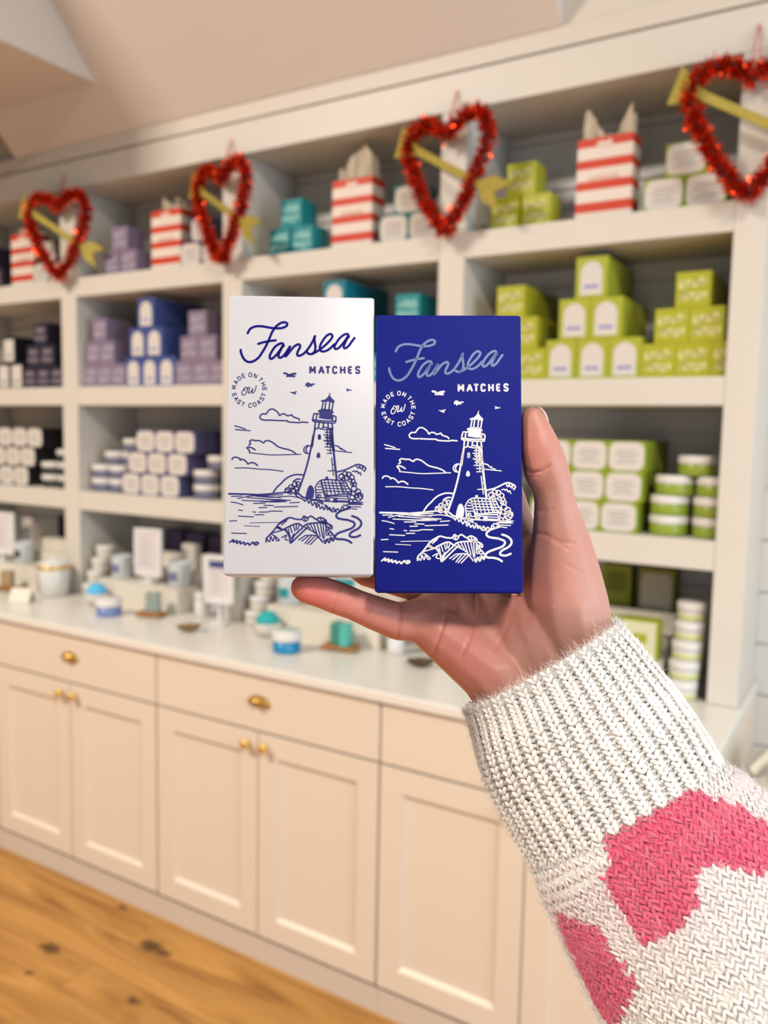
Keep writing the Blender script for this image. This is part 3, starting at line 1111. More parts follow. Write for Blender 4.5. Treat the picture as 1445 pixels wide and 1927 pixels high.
def shell_dish(x, y, s, col, tone, label, rot):
    bm = bmesh.new()
    n, mrow = 24, 6
    rows = []
    for j in range(mrow + 1):
        t = j / mrow
        ring = []
        for k in range(n):
            a = 2 * math.pi * k / n
            w = 1 + 0.10 * math.cos(7 * a) * t
            ring.append(bm.verts.new((s * t * w * math.cos(a) * 1.25, s * t * w * math.sin(a) * 0.75, s * (0.06 + 0.62 * t * t) + 0.1 * s * t * math.cos(a))))
        rows.append(ring)
    for j in range(mrow):
        for k in range(n):
            k2 = (k + 1) % n
            if j == 0 and False:
                continue
            bm.faces.new((rows[j][k], rows[j][k2], rows[j + 1][k2], rows[j + 1][k]))
    bmesh.ops.remove_doubles(bm, verts=bm.verts, dist=1e-6)
    bmesh.ops.recalc_face_normals(bm, faces=bm.faces)
    bmesh.ops.solidify(bm, geom=bm.faces[:], thickness=0.003)
    zmin = min(v.co.z for v in bm.verts)
    for v in bm.verts:
        v.co.z -= zmin
    o = link('shell_dish', bm_mesh(bm, 'shell_dish', mat('shell_' + tone, col, 0.5, noise=0.3, nscale=70), smooth=True))
    o.location = (x, y, CT + 0.0003)
    o.rotation_euler = (0, 0, rot)
    tag(o, label, 'dish', 'small brown shell dishes')


shell_dish(-1.000, -0.205, 0.034, (128, 100, 58), 'brown', 'small brown shell dish near the worktop edge in the lavender bay', 0.4)
shell_dish(-0.165, -0.130, 0.034, (82, 64, 40), 'dark', 'small dark brown shell dish just under the palm edge', 0.2)

# little jar stacks standing beside the stiles
MJ = lathe_me('sample_jar', [(0.034, 0), (0.037, 0.002), (0.037, 0.024), (0.0355, 0.026)], mat('sample_jar_body', (232, 226, 212), 0.35), 28)
ML = lathe_me('sample_lid', [(0.037, 0.026), (0.039, 0.027), (0.039, 0.046), (0.037, 0.0485), (0, 0.049)], mat('jar_lid_white', (236, 232, 226), 0.3), 28)
MB_ = lathe_me('sample_band', [(0.0375, 0.007), (0.0378, 0.008), (0.0378, 0.016), (0.0375, 0.017)], mat('sample_band', (206, 214, 120), 0.4), 28)
sj = bpy.data.objects.new('sample_jar', MJ)
for nm, me in (('lid', ML), ('label_band', MB_)):
    c = bpy.data.objects.new(nm, me)
    c.parent = sj
tn = ['lowest', 'second from below', 'middle', 'second from above', 'topmost']
for k in range(5):
    put(sj, 0.527 + 0.002 * k, 0.012 + 0.013 * k, CT + 0.0004 + 0.0492 * k, 'white and lime banded jar, %s of the leaning stack beside the sleeve' % tn[k], 'jar', 'banded sample jars in a stack by the end stile')
sj2 = bpy.data.objects.new('sample_jar', MJ)
c = bpy.data.objects.new('lid', ML)
c.parent = sj2
for bx, nm in ((-1.735, 'by the shelf side in the lavender bay'), (-0.895, 'beside the header sign under the white matchbox')):
    for k in range(4):
        put(sj2, bx + 0.004 * k, 0.010 + 0.020 * k, CT + 0.0004 + 0.0492 * k, 'plain white jar, %s of the leaning stack %s' % (['lowest', 'second', 'third', 'topmost'][k], nm), 'jar', 'plain white jars stacked by the stiles')


def striped_box(x, y, z, w, d, h, label):
    bm = bmesh.new()
    add_box(bm, -w / 2, w / 2, 0, d, 0, h, 0, 0.0015)
    o = link('striped_box', bm_mesh(bm, 'striped_box', mat('olive_card', (160, 166, 40), 0.5)))
    o.location = (x, y, z)
    tag(o, label, 'box', 'green cartons on the riser of the green bay')
    link('front_panel', plate_me('front_panel', [(-w / 2 + 0.004, 0.003), (w / 2 - 0.006, 0.003), (w / 2 - 0.006, h - 0.005), (-w / 2 + 0.004, h - 0.005)], 0, 0.0004, mat('pale_stripe_ground', (238, 234, 206), 0.6)), o)
    V, F = [], []
    n = 14
    for k in range(n):
        zz = 0.006 + (h - 0.012) * k / (n - 1)
        ribbon(V, F, [(-w / 2 + 0.004, zz), (w / 2 - 0.006, zz)], 0.0022, lambda a, b: (a, -0.0008, b), caps=False)
    link('stripes', vf_mesh('stripes', V, F, mat('olive_stripe', (196, 198, 112), 0.6)), o)
    link('label', plate_me('label', rounded_poly(0.040, 0.026, 0.002, 2), -0.0008, 0.0005, mat('olive_label', (170, 172, 30), 0.6)), o).location = (0, 0, h * 0.52)


striped_box(0.415, 0.0, ZR, 0.098, 0.05, 0.105, 'pale carton with fine green stripes and olive label, above the sleeve cuff')
card_box('carton', 0.325, 0.02, ZR, 0.066, 0.05, 0.098, (160, 168, 50), 'green_side', 'green sided carton with white face, half behind the wrist', group=gd, mark=((236, 232, 214), 0.056, 0.09, 0.049))
card_box('carton', 0.290, 0.215, CT + 0.0005, 0.085, 0.06, 0.30, (150, 158, 40), 'green_back', 'olive carton at the back of the green bay beside the wrist', group=gd, mark=((120, 122, 24), 0.06, 0.06, 0.25))
card_box('carton', 0.405, 0.215, CT + 0.0005, 0.100, 0.06, 0.30, (150, 152, 60), 'green_back2', 'olive edged carton with pale face at the back above the striped carton', group=gd, mark=((214, 206, 190), 0.085, 0.27, 0.15))


def tumbler(x, y, z):
    o = link('glass_tumbler', lathe_me('glass_tumbler', [(0.028, 0), (0.031, 0.002), (0.034, 0.07), (0.0325, 0.07), (0.029, 0.006), (0, 0.005)], mat('pale_aqua_glass', (226, 240, 238), 0.08, alpha_tr=0.6), 28))
    o.location = (x, y, z)
    tag(o, 'pale aqua glass tumbler between the striped carton and the sleeve', 'tumbler')


tumbler(0.437, -0.105, CT + 0.0004)

# corner beyond the worktop end
o = empty('side_table', (0.925, -0.19, 0))
tag(o, 'low white side table just past the worktop end, behind the sleeve', 'table')
link('table_top', box_me('table_top', -0.22, 0.22, -0.17, 0.17, 0.80, 0.83, PAINT, 0.004), o)
for sx in (-1, 1):
    for sy in (-1, 1):
        link('leg', box_me('leg', sx * 0.19 - 0.018, sx * 0.19 + 0.018, sy * 0.14 - 0.018, sy * 0.14 + 0.018, 0, 0.80, PAINT, 0.003), o)
rod = lathe_me('wooden_rod', [(0.0, 0), (0.009, 0.001), (0.011, 0.004), (0.011, 0.196), (0.009, 0.199), (0, 0.2)], CREAM, 18)
o = link('cream_rod', rod)
o.location = (0.732, -0.225, 0.8415)
o.rotation_euler = (math.radians(90), 0, math.radians(171))
tag(o, 'cream rod lying on the side table past the worktop end', 'rod')
o = link('folded_cloth', box_me('folded_cloth', -0.07, 0.07, -0.05, 0.05, 0, 0.04, WHITE, 0.014, 4))
o.location = (0.850, -0.230, 0.8303)
o.rotation_euler = (0, 0, 0.15)
tag(o, 'white folded cloth on the side table at the photo edge', 'cloth')

# ------------------------------------------------------------------ tinsel hearts
FOIL = mat('red_foil', (224, 66, 22), 0.2, metal=0.85, noise=0.25, nscale=60)
GLIT = mat('gold_glitter', (182, 166, 74), 0.42, metal=0.5, noise=0.3, nscale=900, bump=0.8, bscale=1400)
STRING = mat('red_string', (214, 82, 64), 0.7)


HEART = [(0, 0.02), (.17, .20), (.34, .44), (.46, .66), (.495, .80), (.45, .92), (.34, .99), (.21, .985), (.09, .93), (0, .86)]
HEART = smooth_pts(HEART + [(-x, z) for x, z in HEART[-2:0:-1]] + [HEART[0]], 9)[:-1]


def heart(x, z_bottom, W, H, rot, label, seed, z_string):
    rr = random.Random(seed)
    o = empty('tinsel_heart', (x, -0.048, z_bottom))
    o.rotation_euler = (0, 0, rot)
    tag(o, label, 'heart decoration', 'red tinsel hearts hanging from the fascia')
    rad = 0.030
    w, h = W - 2 * rad, H - 2 * rad
    path = [Vector((q[0] * w, 0, q[1] * h + rad)) for q in HEART]
    N = len(path)
    # resample evenly
    acc = [0]
    for i in range(N):
        acc.append(acc[-1] + (path[(i + 1) % N] - path[i]).length)
    tot = acc[-1]

    def pos(s):
        s = s % tot
        i = max(0, min(N - 1, int(np.searchsorted(acc, s, 'right') - 1)))
        f = (s - acc[i]) / max(1e-9, acc[i + 1] - acc[i])
        a, b = path[i], path[(i + 1) % N]
        return a.lerp(b, f), (b - a).normalized()
    V, F = [], []
    for k in range(2300):
        p, tg = pos(tot * k / 2300)
        n1 = tg.cross(Vector((0, 1, 0))).normalized()
        a = rr.uniform(0, 2 * math.pi)
        out = (n1 * math.cos(a) + Vector((0, 1, 0)) * math.sin(a)) + tg * rr.uniform(-0.7, 0.7)
        out.normalize()
        L = rad * rr.uniform(0.6, 1.12)
        sd = out.cross(Vector((rr.uniform(-1, 1), rr.uniform(-1, 1), rr.uniform(-1, 1)))).normalized() * 0.0030
        p0, p1, p2 = p + out * 0.003, p + out * L * 0.6, p + out * L + tg * rr.uniform(-0.006, 0.006)
        tw = out.cross(sd).normalized() * 0.0026 * rr.uniform(0.3, 1)
        b = len(V)
        V += [p0 - sd, p0 + sd, p1 - sd - tw * 0.4, p1 + sd + tw * 0.4, p2 - tw, p2 + tw]
        F += [(b, b + 1, b + 3, b + 2), (b + 2, b + 3, b + 5, b + 4)]
    link('tinsel', vf_mesh('tinsel', V, F, FOIL), o)['kind'] = 'stuff'
    # inner wire
    V, F = [], []
    for i in range(N):
        p, tg = pos(tot * i / N)
        n1 = tg.cross(Vector((0, 1, 0))).normalized()
        for q in range(6):
            a = math.pi * q / 3
            V.append(p + (n1 * math.cos(a) + Vector((0, 1, 0)) * math.sin(a)) * 0.008)
    for i in range(N):
        for q in range(6):
            F.append((i * 6 + q, i * 6 + (q + 1) % 6, ((i + 1) % N) * 6 + (q + 1) % 6, ((i + 1) % N) * 6 + q))
    link('core', vf_mesh('core', V, F, mat('dark_red_core', (110, 20, 10), 0.6)), o)
    # arrow: broad head up left, shaft, swallow tail down right
    a0, a1 = Vector((-W * 0.475, 0, H * 0.83)), Vector((W * 0.49, 0, H * 0.315))
    ax = (a1 - a0).normalized()
    up = Vector((-ax.z, 0, ax.x))
    Lg = (a1 - a0).length

    def plate(poly, nm):
        pts = [a0 + ax * (u * Lg) + up * (v * W) for u, v in poly]
        link(nm, plate_me(nm, [(p.x, p.z) for p in pts], 0.004, 0.006, GLIT), a_root)
    a_root = bpy.data.objects.new('arrow', plate_me('arrow', [((a0 + ax * (u * Lg) + up * (v * W)).x, (a0 + ax * (u * Lg) + up * (v * W)).z) for u, v in
                                                              [(0.06, -0.032), (0.9, -0.032), (0.9, 0.032), (0.06, 0.032)]], 0.003, 0.006, GLIT))
    COL.objects.link(a_root)
    a_root.parent = o
    plate([(-0.06, 0.12), (-0.02, -0.14), (0.24, 0.0)], 'arrow_head')
    plate([(0.82, 0.0), (0.93, 0.105), (1.10, 0.115), (0.99, 0.0), (1.10, -0.115), (0.93, -0.105)], 'arrow_tail')
    # string loop up to the pin on the fascia
    zt = z_string - z_bottom
    V, F = [], []
    dip = h * 0.86 + rad
    for s in (-1, 1):
        for i in range(9):
            t = i / 8
            c = Vector((s * 0.006 * math.sin(math.pi * t), 0.044 * t, dip + (zt - dip) * t))
            for q in range(5):
                a = 2 * math.pi * q / 5
                V.append(c + Vector((0.0016 * math.cos(a), 0.0016 * math.sin(a), 0)))
        b = len(V) - 45
        for i in range(8):
            for q in range(5):
                F.append((b + i * 5 + q, b + i * 5 + (q + 1) % 5, b + (i + 1) * 5 + (q + 1) % 5, b + (i + 1) * 5 + q))
    link('hanging_string', vf_mesh('hanging_string', V, F, STRING), o)


HW, HH = 0.340, 0.375
heart(-1.832, 2.112, HW, HH, math.radians(10), 'red tinsel heart with gold arrow, first from the photo edge beside the black goods bay', 1, 2.548)
heart(-1.003, 2.102, HW, HH, math.radians(-13), 'red tinsel heart with gold arrow, between the lavender and teal bays', 2, 2.544)
heart(-0.166, 2.110, HW, HH, math.radians(-10), 'red tinsel heart with gold arrow, between the teal and green bays', 3, 2.545)
heart(0.624, 2.108, HW, HH, math.radians(2), 'largest looking red tinsel heart with gold arrow, cut by the photo edge', 4, 2.547)
# ------------------------------------------------------------------ the two matchboxes
def frame_from_px(tl, tr, bl, br, dt, db):
    TL, TR, BL, BR = at(*tl, dt), at(*tr, dt), at(*bl, db), at(*br, db)
    c = (TL + TR + BL + BR) / 4
    ey = ((TL - BL) + (TR - BR)).normalized()
    ex = ((TR - TL) + (BR - BL))
    ex = (ex - ey * ex.dot(ey)).normalized()
    ez = ex.cross(ey)
    w = ((TR - TL).length + (BR - BL).length) / 2
    h = ((TL - BL).length + (TR - BR).length) / 2
    m = Matrix((ex, ey, ez)).transposed().to_4x4()
    m.translation = c
    return m, w, h


BT = 0.029
WM, WW, WH = frame_from_px((433, 558), (704, 558), (420, 1082), (703, 1082), 0.4635, 0.4465)
BM, BWD, BHT = frame_from_px((708, 593.5), (980, 593.5), (705, 1115), (984.5, 1115), 0.4625, 0.4505)
# the white box is turned a touch so that its right side shows
WM = WM @ Matrix.Rotation(math.radians(2.4), 4, 'Y')
WMI = WM.inverted()


def px_to_white(px, py):
    """pixel of the photograph -> coordinates on the white box's front face"""
    r = FW + RT * ((px - 722.5) / FPX) - UP * ((py - 963.5) / FPX)
    o = WMI @ CAM
    d = WMI.to_3x3() @ r
    t = -o.z / d.z
    return o.x + d.x * t, o.y + d.y * t


WCARD = mat('white_coated_card', (200, 201, 206), 0.38, noise=0.008, nscale=60)
BCARD = mat('blue_coated_card', (18, 28, 124), 0.6, noise=0.03, nscale=60, spec=0.12)
NAVY = mat('navy_ink', (24, 28, 112), 0.45)
FOILB = mat('blue_foil_ink', (22, 22, 140), 0.22, metal=0.35)
WINK = mat('white_ink', (240, 238, 236), 0.5)
FOILS = mat('pale_blue_foil_ink', (124, 146, 192), 0.3, metal=0.35)


def carton(name, m, w, h, cardmat, label):
    bm = bmesh.new()
    add_box(bm, -w / 2, w / 2, -h / 2, h / 2, -BT, 0.0, 0, 0.0011, 3)
    me = smooth_auto(bm_mesh(bm, name, cardmat), 35)
    o = link(name, me)
    o.matrix_world = m
    tag(o, label, 'matchbox', 'pair of tall matchboxes held up in one hand')
    # tuck flaps top and bottom, with their seam
    for s, nm in ((1, 'top_flap'), (-1, 'bottom_flap')):
        f = link(nm, box_me(nm, -w / 2 + 0.0012, w / 2 - 0.0012, -0.0003, 0.0003, -BT + 0.0015, -0.0016, cardmat, 0.0002), o)
        f.location = (0, s * (h / 2 + 0.0002), 0)
    return o


white_box = carton('matchbox', WM, WW, WH, WCARD, 'white matchbox with blue lighthouse print, standing on the little finger')
blue_box = carton('matchbox', BM, BWD, BHT, BCARD, 'royal blue matchbox with white lighthouse print, held beside the thumb')

ZA = lambda p: px_to_white(420 + 0.20761 * p[0], 590 + 0.20761 * p[1])     # upper half of the artwork
ZB_ = lambda p: px_to_white(420 + 0.20761 * p[0], 820 + 0.20769 * p[1])    # lower half
U = WW / (272 / 0.20761)                                                    # one drawing unit in metres

# --- lettering
brand = [
    [(222, 178), (245, 140), (290, 118), (350, 116), (420, 128), (470, 134), (530, 132), (572, 115), (580, 92), (560, 80), (525, 85), (490, 108), (465, 135), (440, 175), (420, 225), (390, 290), (355, 350), (320, 400), (275, 432), (235, 440), (200, 425), (175, 390), (162, 355), (158, 330)],
    [(318, 275), (360, 262), (420, 250), (475, 243)],
    [(548, 296), (540, 272), (510, 275), (470, 302), (440, 345), (422, 385), (428, 410), (448, 406), (485, 372), (520, 325), (545, 285), (520, 332), (502, 375), (505, 398), (527, 398), (562, 365), (605, 300)],
    [(605, 300), (588, 340), (562, 393), (600, 350), (640, 302), (680, 279), (697, 290), (692, 315), (672, 355), (675, 380), (702, 380), (745, 350), (790, 290), (820, 235), (832, 200), (827, 240), (836, 300), (830, 340), (805, 367), (772, 364), (758, 348)],
    [(805, 367), (840, 350), (870, 331), (920, 292), (970, 242), (990, 206), (975, 186), (940, 200), (900, 250), (876, 300), (885, 338), (920, 343), (965, 320), (1005, 280)],
    [(1138, 215), (1130, 188), (1100, 190), (1055, 225), (1020, 275), (1008, 308), (1025, 323), (1060, 300), (1105, 245), (1136, 200), (1108, 258), (1092, 300), (1106, 316), (1140, 290), (1165, 255), (1190, 222)],
]
CAPS = {
    'M': [[(0, 1), (0, 0), (.5, .72), (1, 0), (1, 1)]],
    'A': [[(0, 1), (.5, 0), (1, 1)], [(.2, .66), (.8, .66)]],
    'T': [[(0, .05), (1, .05)], [(.5, 0), (.5, 1)]],
    'C': [[(1, .28), (.92, .1), (.5, .02), (.1, .12), (0, .35), (0, .65), (.1, .88), (.5, .98), (.92, .9), (1, .72)]],
    'H': [[(0, 0), (0, 1)], [(1, 0), (1, 1)], [(0, .5), (1, .5)]],
    'E': [[(1, .06), (.05, .06), (.05, .94), (1, .94)], [(.05, .5), (.85, .5)]],
    'S': [[(1, .25), (.85, .06), (.45, .02), (.1, .1), (.03, .3), (.2, .44), (.75, .55), (.97, .72), (.9, .9), (.5, .98), (.12, .92), (0, .74)]],
    'D': [[(.05, .04), (.05, .96), (.55, .96), (.9, .82), (1, .6), (1, .4), (.9, .18), (.55, .04), (.05, .04)]],
    'O': [[(.5, .02), (.1, .12), (0, .35), (0, .65), (.1, .88), (.5, .98), (.9, .88), (1, .65), (1, .35), (.9, .12), (.5, .02)]],
    'N': [[(0, 1), (0, 0), (1, 1), (1, 0)]],
}
ROUND = 'CSO'


def cap_strokes(ch, f):
    """strokes of a capital mapped by f(u,v) (u right, v down, 0..1)"""
    out = []
    for st in CAPS[ch]:
        if ch in ROUND:
            out.append([f(*q) for q in smooth_pts(st, 4)])
        elif ch == 'D':
            out.append([f(*q) for q in st])
        else:
            out += [[f(*st[i]), f(*st[i + 1])] for i in range(len(st) - 1)]
    return out


matches = []
for ch, x0, x1 in (('M', 789, 831), ('A', 868, 912), ('T', 929, 969), ('C', 996, 1027), ('H', 1066, 1101), ('E', 1136, 1166), ('S', 1203, 1235)):
    matches += cap_strokes(ch, lambda u, v: (x0 + (x1 - x0) * u, 481 + 62 * v))
seal = []
CX, CY, RR = 235, 694, 141
for ch, deg in (('M', 169.5), ('A', 149), ('D', 130), ('E', 111.5), ('O', 86), ('N', 66), ('T', 42), ('H', 22.5), ('E', 4)):
    a = math.radians(deg)

    def f(u, v, a=a):
        r = RR + 18 - 38 * v
        tx = (u - 0.5) * 25
        return (CX + r * math.cos(a) + tx * math.sin(a), CY - r * math.sin(a) + tx * math.cos(a))
    seal += cap_strokes(ch, f)
for ch, deg in (('E', 198), ('A', 214), ('S', 230), ('T', 246.5), ('C', 273.5), ('O', 291), ('A', 309), ('S', 326), ('T', 342)):
    a = math.radians(deg)

    def f(u, v, a=a):
        r = RR - 20 + 38 * v
        tx = (u - 0.5) * 25
        return (CX + r * math.cos(a) - tx * math.sin(a), CY - r * math.sin(a) - tx * math.cos(a))
    seal += cap_strokes(ch, f)
seal_script = [
    [(196, 672), (184, 690), (170, 715), (172, 736), (192, 738), (212, 715), (222, 690), (214, 670), (196, 674), (190, 690), (200, 700)],
    [(214, 684), (232, 670), (240, 672), (234, 700), (230, 722), (246, 716), (264, 690), (270, 678), (264, 700), (262, 720), (276, 716), (292, 690), (300, 655)],
]
# --- drawing: (points, width) in A or B units; 'fill' lists are polygons
SA, SB, FA, FB_ = [], [], [], []


def a_(w, *ls):
    for l in ls:
        SA.append((l, w))


def b_(w, *ls):
    for l in ls:
        SB.append((l, w))


# birds
a_(15, [(552, 541), (575, 546), (592, 560)], [(580, 568), (605, 556), (630, 548), (655, 545)], [(592, 566), (615, 566), (645, 569)])
FA += [[(745, 640), (757, 626), (776, 624), (790, 636), (832, 634), (834, 644), (808, 650), (808, 666), (796, 660), (780, 662), (768, 674), (760, 656), (744, 660)],
       [(600, 711), (632, 712), (662, 704), (672, 708), (654, 720), (658, 736), (640, 730), (622, 722)],
       [(1112, 678), (1122, 680), (1140, 688), (1166, 691), (1164, 697), (1140, 700), (1120, 706), (1116, 700), (1122, 692)]]
# clouds
a_(10, [(692, 968), (685, 955), (660, 945), (632, 935), (622, 918), (600, 925), (578, 926), (560, 912), (530, 912), (512, 925), (498, 900), (470, 876), (445, 866), (420, 872), (400, 895), (388, 910), (355, 910), (334, 930), (338, 952), (365, 965), (420, 966)],
   [(420, 966), (500, 970), (580, 973), (590, 982), (690, 989), (718, 984), (768, 988)])
a_(8, [(105, 1018), (150, 1030), (200, 1046)], [(112, 1052), (243, 1062)])
b_(10, [(240, 155), (236, 132), (222, 118), (216, 106), (240, 104), (265, 112), (290, 128)], [(232, 85), (248, 72), (240, 50), (262, 38), (290, 44), (330, 45), (352, 58), (368, 64), (378, 50), (404, 44), (440, 56), (468, 76), (500, 100), (545, 115), (585, 124), (630, 142), (660, 165)],
   [(80, 215), (92, 198), (118, 195), (145, 205), (156, 222)], [(150, 210), (185, 217), (212, 238), (225, 256), (245, 245), (275, 245), (298, 258), (312, 270)])
b_(7, [(240, 155), (340, 165), (440, 174), (560, 172), (705, 168)], [(108, 292), (220, 292), (340, 303), (430, 308), (542, 322)])
b_(9, [(795, 92), (762, 90), (735, 110), (732, 138), (750, 158), (784, 160)], [(768, 96), (750, 122), (758, 152)], [(1015, 88), (1045, 98), (1060, 115), (1085, 128)], [(1060, 115), (1080, 118)])
b_(7, [(1085, 128), (1112, 138)], [(1005, 135), (1060, 142), (1165, 153)])
# lighthouse
FA += [[(966, 716), (972, 722), (968, 745), (985, 768), (1008, 790), (1008, 806), (994, 812), (960, 798), (905, 800), (886, 800), (886, 788), (925, 778), (945, 760), (958, 740)],
       [(858, 878), (880, 870), (930, 876), (985, 880), (1002, 890), (1002, 900), (986, 908), (1002, 945), (990, 962), (935, 960), (866, 948), (874, 900), (862, 890)],
       [(858, 1140), (858, 1112), (866, 1094), (876, 1092), (886, 1110), (886, 1140), (872, 1144)]]
a_(10, [(907, 805), (893, 870)], [(932, 800), (920, 875)], [(966, 802), (958, 878)], [(996, 812), (985, 880)], [(895, 868), (985, 878)])
a_(10, [(824, 908), (816, 935), (810, 965), (820, 978), (870, 985), (940, 992), (1005, 992), (1018, 982), (1022, 940), (1005, 928), (988, 925)], [(812, 962), (870, 970), (940, 976), (1018, 974)], [(822, 908), (868, 908)], [(850, 912), (842, 962)], [(990, 930), (990, 970)])
a_(11, [(836, 985), (830, 1036)], [(872, 988), (862, 1034)], [(910, 990), (905, 1030)], [(950, 992), (952, 1036)], [(985, 992), (992, 1040)])
a_(9, [(832, 1040), (850, 1046), (868, 1036), (888, 1048), (906, 1034), (930, 1032), (952, 1040), (995, 1044)])
a_(13, [(832, 1036), (820, 1110), (806, 1206)])
a_(22, [(984, 1045), (988, 1120), (990, 1206)])
a_(8, [(905, 1051), (985, 1055)], [(925, 1076), (985, 1078)], [(912, 1100), (985, 1103)], [(930, 1130), (985, 1133)], [(918, 1155), (985, 1158)], [(930, 1182), (985, 1185)], [(942, 1050), (946, 1206)], [(966, 1050), (970, 1206)])
b_(13, [(817, -5), (800, 90), (772, 220), (735, 350), (700, 450), (682, 500)])
b_(22, [(982, -5), (992, 60), (1000, 130)])
b_(15, [(998, 110), (1012, 250), (1030, 402)])
FB_ += [[(858, 30), (858, -5), (886, -5), (886, 30), (872, 34)], [(845, 195), (848, 168), (858, 152), (868, 150), (880, 168), (880, 196), (862, 204)]]
b_(7, [(925, 10), (985, 12)], [(912, 42), (990, 45)], [(935, 70), (990, 72)], [(920, 102), (995, 105)], [(940, 130), (990, 132)], [(942, 160), (985, 160)], [(946, -5), (955, 75)], [(969, -5), (972, 160)], [(983, 200), (992, 290), (1000, 360)], [(990, 260), (1020, 262)], [(950, 320), (1015, 315)])
# hills and bushes
b_(11, [(455, 512), (488, 466), (525, 432), (558, 398), (600, 370), (660, 352), (722, 355)], [(638, 412), (668, 394), (698, 392)])
b_(11, [(1030, 328), (1100, 311), (1160, 285), (1210, 262), (1250, 266), (1292, 292), (1278, 322)])
b_(8, [(1205, 268), (1225, 298), (1235, 272), (1248, 300), (1268, 282), (1262, 312)], [(1170, 325), (1190, 318), (1200, 330), (1214, 318), (1226, 344), (1240, 332), (1250, 358)])


def loop(cx, cy, r, k):
    rr = random.Random(k * 13 + 5)
    return [(cx + r * rr.uniform(0.8, 1.1) * math.cos(t * 0.8 + k), cy + r * rr.uniform(0.8, 1.1) * math.sin(t * 0.8 + k)) for t in range(10)]


for k, (x, y, r) in enumerate([(588, 492, 26), (615, 465, 24), (648, 440, 24), (678, 432, 20), (636, 500, 24), (662, 476, 20), (608, 512, 18), (665, 512, 18), (635, 470, 16), (575, 500, 16), (1075, 368, 26), (1104, 346, 24), (1136, 352, 24), (1164, 378, 24), (1118, 382, 22), (1090, 392, 18),
                               (1178, 412, 20), (1150, 402, 18), (1190, 440, 20), (1170, 440, 14), (1188, 482, 26), (1220, 508, 28), (1244, 548, 26), (1226, 560, 34), (1170, 560, 22), (1205, 545, 18), (1160, 590, 18), (1195, 590, 18), (1232, 530, 18), (1150, 520, 16)]):
    b_(8, loop(x, y, r, k))
# cottage
b_(9, [(832, 472), (888, 402), (1030, 402), (1102, 412), (1130, 460), (1162, 520), (1060, 530), (930, 532), (888, 402)], [(838, 480), (844, 582)], [(886, 408), (912, 510), (932, 592)], [(930, 545), (1130, 548)], [(905, 592), (1130, 602)], [(1128, 540), (1140, 612)])
b_(7, [(892, 426), (1112, 430)], [(902, 450), (1124, 455)], [(910, 475), (1138, 482)], [(920, 500), (1150, 508)], [(918, 402), (945, 528)], [(950, 402), (980, 528)], [(985, 402), (1015, 528)], [(1016, 402), (1050, 528)], [(1050, 405), (1085, 524)], [(1080, 410), (1124, 520)], [(1064, 420), (1100, 522)],
   [(868, 440), (894, 440)], [(856, 464), (904, 464)], [(845, 490), (910, 490)], [(845, 515), (915, 515)], [(846, 562), (925, 564)], [(856, 536), (882, 536), (882, 560), (856, 560), (856, 536)], [(866, 530), (868, 575)],
   [(935, 556), (962, 556), (962, 582), (935, 582), (935, 556)], [(948, 545), (950, 590)], [(1040, 568), (1120, 572)], [(1040, 588), (1125, 592)], [(970, 560), (998, 562)])
FB_ += [[(926, 374), (950, 368), (954, 404), (928, 404)], [(998, 560), (1036, 560), (1036, 606), (998, 606)],
        [(745, 562), (754, 515), (768, 470), (782, 450), (800, 448), (815, 468), (826, 500), (818, 562), (790, 570)]]
# ground and grass
b_(12, [(660, 515), (690, 530), (722, 556), (780, 572), (830, 580), (900, 590)])
b_(9, [(650, 530), (680, 556), (720, 575), (742, 596)], [(740, 585), (762, 582), (776, 612), (792, 590), (810, 632), (832, 600), (848, 652), (866, 618), (880, 662), (900, 640), (915, 672), (935, 630), (946, 672), (966, 650), (980, 682), (1000, 650), (1016, 692), (1036, 660), (1060, 682), (1080, 640), (1100, 668), (1130, 650), (1152, 645)],
   [(800, 585), (880, 590), (905, 620), (860, 600), (840, 640)], [(1090, 628), (1140, 640), (1150, 655)], [(920, 625), (950, 650), (990, 690), (1020, 670)])
# sea
b_(13, [(52, 526), (200, 530), (320, 535)])
b_(11, [(320, 534), (440, 525), (560, 514)])
b_(7, [(75, 550), (165, 548)], [(130, 570), (240, 548), (400, 540), (540, 535)], [(170, 585), (330, 592), (560, 598)], [(220, 560), (400, 574), (612, 586)], [(300, 548), (450, 558), (600, 548), (680, 560)], [(400, 576), (540, 580)], [(340, 596), (470, 600), (575, 595)], [(300, 541), (420, 552), (520, 560)], [(430, 590), (560, 586)],
   [(275, 612), (380, 612)], [(70, 600), (120, 608), (180, 626)], [(370, 630), (455, 632)], [(325, 652), (395, 650)], [(465, 646), (675, 640)], [(605, 608), (690, 603)], [(140, 672), (175, 678)], [(270, 690), (295, 692)], [(325, 692), (410, 690), (430, 683), (535, 684)], [(290, 716), (368, 715)],
   [(137, 728), (275, 735)], [(60, 773), (122, 770)], [(78, 882), (210, 886)], [(1120, 602), (1270, 606)], [(1120, 622), (1265, 624)], [(1150, 642), (1245, 646)], [(1165, 660), (1210, 666)], [(1140, 612), (1250, 614)])
b_(4.5, [(240, 790), (360, 787), (500, 785)], [(190, 815), (330, 822)])
# path
b_(15, [(1150, 655), (1100, 670), (1048, 692), (1024, 722), (1042, 748), (1090, 758), (1135, 764)], [(1146, 770), (1180, 782), (1192, 806), (1165, 838), (1100, 862), (1042, 884), (1012, 914), (1032, 936), (1080, 938), (1130, 950), (1162, 970)],
   [(1168, 728), (1212, 744), (1246, 774), (1250, 808), (1222, 842), (1172, 868), (1146, 894), (1156, 914), (1200, 918), (1242, 902)])
